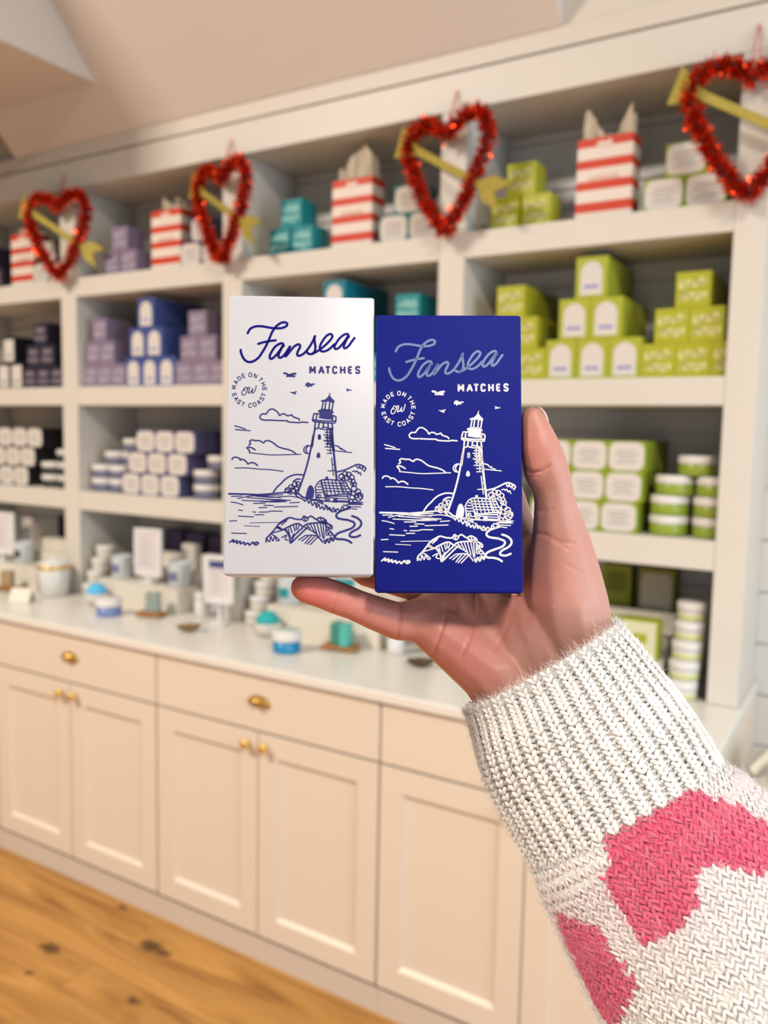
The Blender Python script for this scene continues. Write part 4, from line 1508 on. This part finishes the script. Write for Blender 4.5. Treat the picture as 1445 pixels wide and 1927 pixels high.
# rocks
b_(11, [(390, 962), (394, 928), (440, 880), (480, 830), (510, 792), (560, 760), (602, 742), (660, 756), (712, 756), (732, 728), (762, 746), (796, 728), (842, 756), (882, 740), (930, 765), (940, 790), (982, 815), (985, 842), (960, 830)],
   [(925, 800), (965, 860), (1005, 910), (996, 955), (980, 920), (960, 970), (940, 935), (925, 978), (914, 945)], [(480, 830), (540, 850), (582, 830), (650, 800), (690, 800), (720, 830), (690, 860), (640, 910), (610, 975), (602, 920), (582, 880), (560, 850)],
   [(720, 830), (762, 800), (840, 790), (900, 790), (930, 800)], [(762, 832), (690, 900), (622, 966)], [(842, 756), (880, 780), (935, 800)])
b_(8, [(508, 802), (590, 750)], [(530, 808), (575, 770)], [(610, 830), (625, 880)], [(638, 812), (650, 862)], [(664, 806), (662, 850)], [(690, 810), (675, 850)], [(590, 842), (612, 930), (640, 890)], [(570, 850), (600, 900)], [(760, 810), (790, 842)], [(790, 800), (830, 882)], [(820, 796), (850, 892)], [(850, 796), (880, 912)], [(880, 796), (905, 930)],
   [(905, 796), (916, 925)], [(930, 810), (935, 900), (965, 880)], [(940, 850), (965, 905), (985, 900)], [(840, 882), (900, 962)], [(742, 905), (685, 945)], [(770, 910), (712, 956)], [(800, 905), (742, 976)], [(830, 910), (762, 982)], [(860, 915), (790, 986)], [(742, 905), (842, 905), (900, 966)], [(740, 830), (780, 850), (840, 880)],
   [(394, 930), (420, 962), (430, 910), (450, 956), (466, 915), (486, 952), (510, 945)], [(430, 890), (470, 910), (510, 945)], [(530, 922), (576, 900), (560, 936), (590, 946)], [(720, 762), (746, 776), (770, 755), (758, 740), (736, 748), (746, 766)], [(880, 742), (895, 775), (920, 770)], [(900, 780), (945, 790)], [(490, 830), (520, 845), (500, 822)], [(960, 815), (985, 820)], [(450, 880), (560, 850)], [(925, 960), (965, 930), (990, 950)])
FB_ += [[(905, 765), (930, 765), (940, 800), (905, 800), (885, 790)], [(482, 825), (512, 822), (540, 846), (500, 846)]]
b_(11, [(60, 966), (95, 940), (90, 966), (125, 948), (120, 976), (155, 955), (155, 980), (190, 964), (195, 988), (225, 972), (240, 992), (268, 964), (285, 978), (300, 964), (320, 974), (296, 990), (276, 976)])


def strokes_mesh(name, items, m, lift):
    V, F = [], []
    for conv, pts, w, sm in items:
        p = smooth_pts(pts, 4) if sm else pts
        q = [conv(t) for t in p]
        ribbon(V, F, q, w * U * (1.27 if w < 16 else 1.1), lambda x, y: (x, y, lift))
    return V, F


def fills(V, F, conv, polys, lift):
    for pl in polys:
        b = len(V)
        for t in pl:
            x, y = conv(t)
            V.append((x, y, lift))
        F.append(tuple(range(b, b + len(pl))))


LIFT = 0.00012
arts = {}
V, F = strokes_mesh('l', [(ZA, p, 19.5, True) for p in brand], None, LIFT)
arts['script_lettering'] = (V, F, FOILB, FOILS)
V, F = [], []
for p in matches:
    ribbon(V, F, [ZA(t) for t in p], 16.5 * U, lambda x, y: (x, y, LIFT), caps=False)
arts['capital_lettering'] = (V, F, NAVY, WINK)
V, F = [], []
for p in seal:
    ribbon(V, F, [ZA(t) for t in p], 7.4 * U, lambda x, y: (x, y, LIFT), caps=False)
V2, F2 = strokes_mesh('l', [(ZA, p, 6.5, True) for p in seal_script], None, LIFT)
F += [tuple(i + len(V) for i in f) for f in F2]
V += V2
arts['round_seal'] = (V, F, NAVY, WINK)
V, F = strokes_mesh('d', [(ZA, p, w, True) for p, w in SA] + [(ZB_, p, w, len(p) > 2) for p, w in SB], None, LIFT)
fills(V, F, ZA, FA, LIFT)
fills(V, F, ZB_, FB_, LIFT)
arts['lighthouse_drawing'] = (V, F, NAVY, WINK)
# on the blue box the same artwork sits a hair further from the left edge and top
du = (BWD - WW) / 2 * 0 + (-BWD / 2 + WW / 2) + 0.0004
for nm, (V, F, mw, mb) in arts.items():
    link(nm, vf_mesh(nm, V, F, mw), white_box)
    VB = [(x + du, y + (BHT - WH) / 2 + 0.0010, z) for x, y, z in V]
    link(nm, vf_mesh(nm, VB, F, mb), blue_box)

# ------------------------------------------------------------------ the hand
def cone_pts(p, r, n=12):
    bm = bmesh.new()
    bmesh.ops.create_icosphere(bm, subdivisions=2, radius=r)
    out = [v.co + p for v in bm.verts]
    bm.free()
    return out


HB = bmesh.new()


def limb(*nodes, flat=None):
    """tapering chain through nodes (px, py, depth, radius in px)"""
    S = [(at(x, y, d), r * d / FPX) for x, y, d, r in nodes]
    for (p, r), (q, s) in zip(S[:-1], S[1:]):
        b = bmesh.new()
        for c in cone_pts(p, r) + cone_pts(q, s):
            b.verts.new(c)
        res = bmesh.ops.convex_hull(b, input=b.verts[:])
        junk = [g for g in res['geom_interior'] + res['geom_unused'] if isinstance(g, bmesh.types.BMVert)]
        bmesh.ops.delete(b, geom=list(set(junk)), context='VERTS')
        mp = {v: HB.verts.new(v.co) for v in b.verts}
        for f in b.faces:
            try:
                HB.faces.new([mp[v] for v in f.verts])
            except ValueError:
                pass
        b.free()


# thumb: tip, pad, knuckle, shaft, root, ball of the thumb
limb((1001, 786, .464, 22), (1010, 815, .464, 31), (1018, 848, .464, 39), (1027, 882, .465, 44), (1040, 915, .466, 38.5), (1044, 948, .468, 39.5), (1050, 985, .470, 47), (1056, 1020, .472, 56))
limb((1050, 985, .470, 44), (1056, 1030, .473, 60), (1060, 1075, .474, 70), (1066, 1130, .474, 79), (1078, 1190, .476, 76), (1110, 1260, .474, 74), (1150, 1340, .470, 76))
# web between thumb and index finger, palm slab
limb((990, 1040, .500, 40), (1030, 1060, .486, 52), (1050, 1110, .478, 66))
limb((985, 1045, .502, 42), (1000, 1140, .494, 58), (1030, 1230, .482, 70), (1090, 1330, .476, 74))
limb((1000, 1085, .501, 48), (1008, 1130, .491, 60), (1010, 1180, .482, 66), (1040, 1260, .478, 72))
limb((960, 1110, .502, 52), (968, 1160, .4905, 60), (985, 1210, .484, 64), (1030, 1300, .478, 72))
limb((920, 1075, .506, 42), (950, 1150, .496, 57), (990, 1240, .484, 66), (1040, 1350, .478, 72))
limb((855, 1108, .504, 42), (895, 1170, .497, 54), (950, 1250, .484, 62), (1010, 1370, .478, 70))
limb((793, 1166, .491, 43), (855, 1212, .486, 53), (931, 1270, .478, 64), (985, 1350, .474, 68), (1040, 1440, .470, 72))
limb((793, 1166, .491, 40), (855, 1108, .502, 42), (920, 1075, .504, 42), (985, 1045, .500, 42))
# fingers behind the boxes
limb((985, 1042, .501, 40), (948, 915, .505, 34), (915, 845, .507, 29), (895, 800, .508, 25), (888, 780, .508, 21))
limb((920, 1075, .506, 41), (845, 945, .508, 34), (800, 860, .510, 29), (776, 812, .511, 25), (768, 795, .511, 21))
limb((855, 1108, .504, 40), (770, 1096, .500, 34), (690, 1074, .497, 31), (635, 1030, .501, 28), (600, 975, .505, 25), (588, 965, .506, 20))
# little finger under the white box
limb((793, 1164, .490, 42), (752, 1170, .485, 37), (705, 1153, .478, 33.5), (668, 1138, .473, 31), (640, 1127, .470, 32.5), (605, 1114, .467, 31.5), (578, 1108, .465, 29), (571, 1106, .465, 26))

tmp_me = bpy.data.meshes.new('hand_raw')
HB.to_mesh(tmp_me)
HB.free()
tmp = bpy.data.objects.new('hand_raw', tmp_me)
COL.objects.link(tmp)
rm = tmp.modifiers.new('r', 'REMESH')
rm.mode = 'VOXEL'
rm.voxel_size = 0.0010
sm = tmp.modifiers.new('s', 'SMOOTH')
sm.factor = 0.5
sm.iterations = 30
dg = bpy.context.evaluated_depsgraph_get()
hand_me = bpy.data.meshes.new_from_object(tmp.evaluated_get(dg))
bpy.data.objects.remove(tmp)
hand_me.name = 'person'
hand_me.polygons.foreach_set('use_smooth', [True] * len(hand_me.polygons))

# creases, knuckle folds and skin tone
nv = len(hand_me.vertices)
co = np.empty(nv * 3)
hand_me.vertices.foreach_get('co', co)
co = co.reshape(-1, 3)
no = np.empty(nv * 3)
hand_me.vertex_normals.foreach_get('vector', no)
no = no.reshape(-1, 3)
cR, cU, cF, cC = (np.array(v) for v in (RT, UP, FW, CAM))


def np_px(P):
    d = P - cC
    zc = d @ cF
    return 722.5 + FPX * (d @ cR) / zc, 963.5 - FPX * (d @ cU) / zc, zc


# the skin flattens against the cartons it touches
for mt, w, h, sides in ((WM, WW, WH, 'zy'), (BM, BWD, BHT, 'zyx')):
    R3 = np.array(mt.to_3x3())
    loc = (co - np.array(mt.translation)) @ R3
    mg = 0.0006
    dd = {'x': w / 2 + mg - loc[:, 0], 'y': loc[:, 1] + h / 2 + mg + 0.0001, 'z': loc[:, 2] + BT + mg}
    ins = (dd['x'] > 0) & (loc[:, 0] > -w / 2 - mg) & (dd['y'] > 0) & (loc[:, 1] < h / 2 + mg) & (dd['z'] > 0) & (loc[:, 2] < mg)
    best = np.min([dd[k] for k in sides], axis=0)
    for k in sides:
        m_ = ins & (dd[k] <= best)
        if k == 'x':
            loc[m_, 0] += dd['x'][m_]
        elif k == 'y':
            loc[m_, 1] -= dd['y'][m_]
        else:
            loc[m_, 2] -= dd['z'][m_]
    if 'x' in sides:      # keep faces from cutting across the carton's lower back corner
        for _ in range(2):
            cx_, cy_, cz_ = loc[:, 0] - w / 2, loc[:, 1] + h / 2, loc[:, 2] + BT
            near = (np.abs(cx_) < 0.0022) & (np.abs(cz_) < 0.0022) & (cy_ > -0.003)
            loc[near, 0] += 0.0009
            loc[near, 2] -= 0.0009
            near = (np.abs(cx_) < 0.0022) & (np.abs(cy_) < 0.0022) & (cz_ > -0.003)
            loc[near, 0] += 0.0007
            loc[near, 1] -= 0.0007
            near = (np.abs(cz_) < 0.0022) & (np.abs(cy_) < 0.0022) & (cx_ < 0.003)
            loc[near, 2] -= 0.0007
            loc[near, 1] -= 0.0007
    co = loc @ R3.T + np.array(mt.translation)
hx, hy, hz = np_px(co)
facing = np.clip(-(no * (co - cC)).sum(1) / np.linalg.norm(co - cC, axis=1) * 1.6, 0, 1)


def seg_dist(pts):
    best = np.full(nv, 1e9)
    P = smooth_pts(pts, 6)
    for a, b in zip(P[:-1], P[1:]):
        ab = b - a
        t = np.clip(((hx - a[0]) * ab[0] + (hy - a[1]) * ab[1]) / (ab @ ab + 1e-9), 0, 1)
        best = np.minimum(best, np.hypot(hx - a[0] - t * ab[0], hy - a[1] - t * ab[1]))
    return best


dsp = np.zeros(nv)
red = np.zeros(nv)
for pts, dep, sg in [([(850, 1110), (843, 1150), (826, 1200), (813, 1235), (809, 1256)], .0009, 3.0),
                     ([(893, 1118), (893, 1160), (884, 1200), (868, 1232)], .0006, 3.2),
                     ([(960, 1150), (950, 1190), (930, 1222)], .0003, 4.5),
                     ([(750, 1130), (754, 1150), (751, 1180), (745, 1206)], .0011, 3.2),
                     ([(692, 1122), (686, 1145), (677, 1172)], .0005, 3.0), ([(700, 1128), (694, 1148), (684, 1174)], .0003, 2.6),
                     ([(640, 1098), (634, 1120), (622, 1150)], .0005, 3.0),
                     ([(984, 880), (1000, 889), (1018, 886), (1034, 876)], .0011, 2.8), ([(992, 896), (1012, 897)], .0004, 2.6),
                     ([(1002, 955), (1020, 962), (1040, 958)], .0004, 4),
                     ([(1002, 1002), (1030, 1008), (1056, 1020), (1080, 1022)], .0006, 3.2), ([(1030, 1012), (1070, 1034)], .0003, 2.6),
                     ([(1060, 1060), (1090, 1075)], .0002, 3), ([(1090, 1020), (1110, 1040)], .0002, 3)]:
    d = seg_dist(pts)
    dsp -= dep * np.exp(-(d / sg) ** 2) * facing
    red += 0.35 * np.exp(-(d / (sg * 1.6)) ** 2)
co2 = co + no * dsp[:, None]
hand_me.vertices.foreach_set('co', co2.ravel())


def gauss(x, y, s):
    return np.exp(-((hx - x) ** 2 + (hy - y) ** 2) / (2 * s * s))


warm = 1.35 * gauss(572, 1105, 48) + 0.55 * gauss(690, 1150, 60) + 0.5 * gauss(1000, 850, 40) + 0.35 * gauss(830, 1180, 70) + 0.35 * gauss(1040, 1120, 50) + 0.5 * gauss(880, 1280, 60) + 0.25 * gauss(985, 1120, 50)
pale = 0.8 * gauss(1110, 1120, 50) + 0.5 * gauss(1080, 930, 40) + 0.4 * gauss(1050, 1180, 45)
base = np.array(lin((190, 138, 122))[:3])
rose = np.array(lin((214, 118, 110))[:3])
palec = np.array(lin((194, 150, 138))[:3])
w1 = np.clip(0.25 * 0 + 0.75 * warm + 0.35 * red, 0, 0.9)[:, None]
w2 = np.clip(0.7 * pale, 0, 0.8)[:, None]
sk = base * (1 - w1) + rose * w1
sk = sk * (1 - w2) + palec * w2
at_ = hand_me.color_attributes.new('skin_tone', 'FLOAT_COLOR', 'POINT')
at_.data.foreach_set('color', np.c_[sk, np.ones(nv)].astype(np.float32).ravel())
hand_me.update()
SKIN = mat('skin', (226, 172, 146), 0.46, attr='skin_tone', noise=0.06, nscale=220, bump=0.16, bscale=900, spec=0.4)
pb = SKIN.node_tree.nodes['Principled BSDF']
pb.inputs['Subsurface Weight'].default_value = 0.12
pb.inputs['Subsurface Radius'].default_value = (1.0, 0.35, 0.2)
pb.inputs['Subsurface Scale'].default_value = 0.004
hand_me.materials.clear()
hand_me.materials.append(SKIN)
person = link('person', hand_me)
tag(person, 'person reaching in, right hand holding two matchboxes, wearing a cream knitted sleeve', 'person')

# thumb nail, seen edge-on at the outer side of the thumb tip
nail = bpy.data.meshes.new('thumbnail')
bm = bmesh.new()
bmesh.ops.create_uvsphere(bm, u_segments=20, v_segments=12, radius=1)
for v in bm.verts:
    v.co = Vector((v.co.x * 0.0016, v.co.y * 0.0072, v.co.z * 0.0062))
NAILM = mat('nail', (238, 206, 194), 0.25)
nl = link('thumbnail', bm_mesh(bm, 'thumbnail', NAILM, smooth=True), person)
nm_ = Matrix((RT, UP, -FW)).transposed().to_4x4() @ Matrix.Rotation(math.radians(22), 4, 'Z') @ Matrix.Rotation(math.radians(20), 4, 'Y')
nm_.translation = at(1018.5, 788, .4665)
nl.matrix_world = nm_

# ------------------------------------------------------------------ the knitted sleeve
SECT = [  # centre px, half width px, depth, and how round (depth radius / width radius)
    (1017, 1251, 160, .470, .72), (1050, 1308, 176, .467, .74), (1092, 1389, 195, .461, .78), (1134, 1459, 199, .455, .80), (1174, 1526, 199, .449, .82),
    (1192, 1556, 210, .446, .84), (1216, 1590, 222, .443, .86), (1262, 1650, 236, .437, .86), (1312, 1730, 246, .430, .86), (1362, 1815, 252, .423, .86), (1415, 1905, 256, .416, .86), (1480, 2020, 262, .406, .86), (1560, 2160, 268, .396, .86)]
CEN = [np.array(at(x, y, d)) for x, y, h, d, k in SECT]
HWD = [h * d / FPX for x, y, h, d, k in SECT]
RND = [k for *_, k in SECT]
cl = [0.0]
for a, b in zip(CEN[:-1], CEN[1:]):
    cl.append(cl[-1] + np.linalg.norm(b - a))
cl = np.array(cl)
FSUB = 24
fine_c = np.array(smooth_pts(CEN, FSUB))
fine_w = np.interp(np.arange(len(fine_c)) / FSUB, range(len(HWD)), HWD)
fine_k = np.interp(np.arange(len(fine_c)) / FSUB, range(len(RND)), RND)
for _ in range(14):
    fine_w[1:-1] = (fine_w[:-2] + 2 * fine_w[1:-1] + fine_w[2:]) / 4
fine_s = np.r_[0, np.cumsum(np.linalg.norm(np.diff(fine_c, axis=0), axis=1))]
TOT = fine_s[-1]
S_CUFF = np.interp(4.15 * FSUB, range(len(fine_s)), fine_s)


def sleeve_frame(s):
    c = np.array([np.interp(s, fine_s, fine_c[:, i]) for i in range(3)])
    c2 = np.array([np.interp(min(s + 0.004, TOT), fine_s, fine_c[:, i]) for i in range(3)])
    c1 = np.array([np.interp(max(s - 0.004, 0), fine_s, fine_c[:, i]) for i in range(3)])
    t = (c2 - c1) / np.linalg.norm(c2 - c1)
    v = c - cC
    e1 = np.cross(t, v)
    e1 /= np.linalg.norm(e1)
    e2 = np.cross(t, e1)
    e2 /= np.linalg.norm(e2)
    if e2 @ v > 0:
        e2 = -e2
    return c, t, e1, e2, np.interp(s, fine_s, fine_w), np.interp(s, fine_s, fine_k)


POLY1 = [(720, 860), (770, 835), (830, 812), (900, 812), (960, 824), (1060, 870), (1150, 910), (1270, 950), (1400, 1030), (1420, 1250), (1340, 1270), (1250, 1230), (1170, 1208), (1095, 1208), (1078, 1280), (1082, 1380), (1050, 1440), (1010, 1500), (930, 1540), (850, 1572), (815, 1540), (760, 1460), (718, 1390), (668, 1350), (680, 1250), (668, 1100), (680, 980), (698, 900)]
POLY2 = [(455, 1410), (545, 1462), (632, 1490), (682, 1572), (742, 1640), (802, 1740), (792, 1820), (742, 1905), (720, 1990), (690, 1927), (640, 1860), (560, 1700), (480, 1520)]
POLY1 = [(860 + .41876 * x, 1120 + .41876 * y) for x, y in POLY1]
POLY2 = [(860 + .41876 * x, 1120 + .41876 * y) for x, y in POLY2]


def inside(px, py, poly):
    ok = False
    n = len(poly)
    for i in range(n):
        x1, y1 = poly[i]
        x2, y2 = poly[(i + 1) % n]
        if (y1 > py) != (y2 > py) and px < (x2 - x1) * (py - y1) / (y2 - y1) + x1:
            ok = not ok
    return ok


CREAMY = np.array(lin((251, 248, 242))[:3])
PINKISH = np.array(lin((240, 214, 218))[:3])
PINK = np.array(lin((226, 80, 118))[:3])
PINK2 = np.array(lin((238, 132, 150))[:3])

# a lobe: one leg of a knit stitch
bm = bmesh.new()
bmesh.ops.create_uvsphere(bm, u_segments=7, v_segments=6, radius=1)
LV = np.array([v.co[:] for v in bm.verts])
LF = [tuple(v.index for v in f.verts) for f in bm.faces]
bm.free()


class Knit:
    def __init__(self):
        self.V, self.F, self.C, self.n = [], [], [], 0

    def lobe(self, p, ax, bx, cx, col):
        self.V.append(p + LV[:, 2:3] * ax + LV[:, 0:1] * bx + LV[:, 1:2] * cx)
        self.F += [tuple(i + self.n for i in f) for f in LF]
        self.C.append(np.tile(col, (len(LV), 1)))
        self.n += len(LV)

    def mesh(self, name, m):
        V = np.vstack(self.V)
        me = vf_mesh(name, V.tolist(), self.F, m, smooth=True)
        a = me.color_attributes.new('yarn', 'FLOAT_COLOR', 'POINT')
        a.data.foreach_set('color', np.c_[np.vstack(self.C), np.ones(len(V))].astype(np.float32).ravel())
        return me


YARN = mat('wool_yarn', (244, 236, 222), 0.95, attr='yarn', noise=0.08, nscale=400, bump=0.5, bscale=1600, sheen=0.35)
cuff, body, motif = Knit(), Knit(), Knit()
rg = random.Random(11)


def surf(s, th):
    c, t, e1, e2, w, k = sleeve_frame(s)
    rad = e1 * math.cos(th) * w + e2 * math.sin(th) * w * k
    nn = e1 * math.cos(th) * k + e2 * math.sin(th)
    nn /= np.linalg.norm(nn)
    tc = -e1 * math.sin(th) * w + e2 * math.cos(th) * w * k
    cw = np.linalg.norm(tc)
    return c + rad, t, tc / cw, nn, cw


def even_theta(n, k):
    """n angles spaced evenly by arc length round an ellipse of ratio k"""
    a = np.linspace(0, 2 * math.pi, 721)
    d = np.hypot(np.sin(a), k * np.cos(a))
    s = np.r_[0, np.cumsum((d[1:] + d[:-1]) / 2)]
    s /= s[-1]
    return np.interp(np.arange(n) / n, s, a)


NR = 36
TH = even_theta(NR, 0.78)
DTH = np.diff(np.r_[TH, TH[0] + 2 * math.pi])
row = 0.0031
nrow = int(S_CUFF / row)
shade = lambda c: c * rg.uniform(0.93, 1.04)
for r_ in range(nrow):
    s = (r_ + 0.5) * row
    for i in range(NR):
        th0 = TH[i]
        dth = DTH[i]
        wob = 0.04 * math.sin(r_ * 0.7 + i)
        for sgn in (-1, 1):       # two legs of the raised knit column
            p, t, tc, nn, cw = surf(s, th0 + dth * (0.155 * sgn + wob * 0.3))
            pit = cw * dth
            ax = (t * 0.95 - tc * sgn * 0.50) * row * 0.72
            cuff.lobe(p + nn * (0.0010 + rg.uniform(-.00025, .00025)) + t * rg.uniform(-.0003, .0003) + tc * rg.uniform(-.0002, .0002), ax, tc * pit * 0.175, nn * pit * 0.17, shade(CREAMY))
        for q in (0.36, 0.5, 0.64):  # purl bumps down in the groove
            p, t, tc, nn, cw = surf(s + rg.uniform(-.0004, .0004), th0 + dth * q)
            pit = cw * dth
            cuff.lobe(p - nn * (0.0003 if q == 0.5 else 0.0), tc * pit * 0.13, t * row * 0.30, nn * row * 0.30, shade(CREAMY * 0.97))
NC = 78
TH2 = even_theta(NC, 0.86)
DT2 = np.diff(np.r_[TH2, TH2[0] + 2 * math.pi])
row2 = 0.0033
k = 0
s = S_CUFF + row2 * 0.3
S_END = TOT - 0.004
while s < S_END:
    for i in range(NC):
        th0 = TH2[i]
        p, t, tc, nn, cw = surf(s, th0)
        d = p - cC
        zc = d @ cF
        px, py = 722.5 + FPX * (d @ cR) / zc, 963.5 - FPX * (d @ cU) / zc
        front = nn @ d < 0.012
        jit = rg.uniform(-5, 5), rg.uniform(-5, 5)
        pink = front and (inside(px + jit[0], py + jit[1], POLY1) or inside(px + jit[0], py + jit[1], POLY2))
        # bubbly relief in the plain cream ground above the motif
        plain = (s - S_CUFF) > 0.058 and not pink
        edge = min(1.0, (s - S_CUFF) / 0.012)
        fade = max(0.0, min(1.0, 1 - (s - S_CUFF - 0.03) / 0.05))
        col = PINK * (1 - 0.0) if pink else CREAMY * (1 - 0.75 * edge * fade) + PINKISH * (0.75 * edge * fade)
        relief = 0.0007 * math.sin(k * math.pi / 2.0) * math.sin(i * 0.7) if plain else 0
        pit = cw * DT2[i]
        K = motif if pink else body
        for sgn in (-1, 1):
            pp, t, tc, nn, cw = surf(s + rg.uniform(-.0003, .0003), th0 + DT2[i] * 0.25 * sgn)
            c2 = col
            if pink:
                f = rg.random() ** 2 * 0.7
                c2 = PINK * (1 - f) + PINK2 * f
            ax = (t * 0.92 - tc * sgn * rg.uniform(0.35, 0.75)) * row2 * rg.uniform(0.62, 0.90)
            K.lobe(pp + t * rg.uniform(-.0004, .0004) + tc * rg.uniform(-.0003, .0003) + nn * (0.0002 + relief + rg.uniform(-.0003, .0004)), ax, tc * pit * 0.235, nn * pit * 0.19, shade(c2))
    s += row2
    k += 1
# the cloth under the stitches, with the folded cuff edge
ns, nt_ = 170, 180
V, F, C = [], [], []
for i in range(ns + 1):
    s = 0.0016 + (TOT - 0.0016) * i / ns
    c, t, e1, e2, w, kk = sleeve_frame(s)
    for j in range(nt_):
        th = 2 * math.pi * j / nt_
        dc = 0.0012 if s < S_CUFF else 0.0002
        V.append(c + (e1 * math.cos(th) * (w - dc) + e2 * math.sin(th) * (w * kk - dc)))
        d = V[-1] - cC
        zc = d @ cF
        px, py = 722.5 + FPX * (d @ cR) / zc, 963.5 - FPX * (d @ cU) / zc
        hit = s > S_CUFF and math.sin(th) > -0.1 and (inside(px, py, POLY1) or inside(px, py, POLY2))
        C.append(PINK if hit else CREAMY * 0.96)
for i in range(ns):
    for j in range(nt_):
        F.append((i * nt_ + j, i * nt_ + (j + 1) % nt_, (i + 1) * nt_ + (j + 1) % nt_, (i + 1) * nt_ + j))
# inner layer of the cuff
b0 = len(V)
for i in range(9):
    s = 0.0016 + S_CUFF * 0.5 * i / 8
    c, t, e1, e2, w, kk = sleeve_frame(s)
    for j in range(nt_):
        th = 2 * math.pi * j / nt_
        V.append(c + (e1 * math.cos(th) * (w - 0.0034) + e2 * math.sin(th) * (w * kk - 0.0034)))
        C.append(CREAMY * 0.92)
for i in range(8):
    for j in range(nt_):
        F.append((b0 + i * nt_ + j, b0 + (i + 1) * nt_ + j, b0 + (i + 1) * nt_ + (j + 1) % nt_, b0 + i * nt_ + (j + 1) % nt_))
for j in range(nt_):
    F.append((j, b0 + j, b0 + (j + 1) % nt_, (j + 1) % nt_))
sl_me = vf_mesh('sweater_sleeve', [v.tolist() for v in V], F, YARN, smooth=True)
a = sl_me.color_attributes.new('yarn', 'FLOAT_COLOR', 'POINT')
a.data.foreach_set('color', np.c_[np.array(C), np.ones(len(C))].astype(np.float32).ravel())
sleeve = link('sweater_sleeve', sl_me, person)
sleeve['label'] = 'cream wool sleeve with ribbed cuff'
link('cuff', cuff.mesh('cuff', YARN), sleeve)['label'] = 'ribbed cream cuff'
link('knit_stitches', body.mesh('knit_stitches', YARN), sleeve)
link('heart_motif', motif.mesh('heart_motif', YARN), sleeve)['label'] = 'bright pink heart shapes knitted in'

# wool fuzz
V, F, C = [], [], []
nf = 0
for _ in range(80000):
    s = rg.uniform(0, 1) ** 1.0 * (S_END - 0.001)
    if rg.random() < 0.12:
        s = rg.uniform(0, 0.004)
    th = rg.uniform(0, 2 * math.pi)
    p, t, tc, nn, cw = surf(s, th)
    d = p - cC
    if nn @ d > 0.25 * np.linalg.norm(d):
        continue
    zc = d @ cF
    px, py = 722.5 + FPX * (d @ cR) / zc, 963.5 - FPX * (d @ cU) / zc
    pink = s > S_CUFF + 0.001 and (inside(px, py, POLY1) or inside(px, py, POLY2))
    L = rg.uniform(0.002, 0.006) * (1.6 if rg.random() < 0.06 else 1)
    dirn = nn * rg.uniform(0.1, 0.7) + t * rg.uniform(-1, 1) + tc * rg.uniform(-1, 1)
    dirn /= np.linalg.norm(dirn)
    curl = (t * rg.uniform(-1, 1) + tc * rg.uniform(-1, 1) - nn * 0.5) * 0.5
    pts = []
    for q in range(5):
        u = q / 4
        pts.append(p + nn * 0.0008 + dirn * L * u + curl * L * u * u)
    sx = np.cross(dirn, d)
    sx /= np.linalg.norm(sx) + 1e-9
    b = len(V)
    for q, x in enumerate(pts):
        hw = 0.00006 * (1 - 0.6 * q / 4)
        V.append(x - sx * hw)
        V.append(x + sx * hw)
    col = (PINK2 if pink else CREAMY) * rg.uniform(0.95, 1.05)
    C += [col] * 10
    for q in range(4):
        F.append((b + 2 * q, b + 2 * q + 1, b + 2 * q + 3, b + 2 * q + 2))
fz = vf_mesh('wool_fuzz', [v.tolist() for v in V], F, YARN)
a = fz.color_attributes.new('yarn', 'FLOAT_COLOR', 'POINT')
a.data.foreach_set('color', np.c_[np.array(C), np.ones(len(C))].astype(np.float32).ravel())
fo = link('wool_fuzz', fz, sleeve)
fo['kind'] = 'stuff'
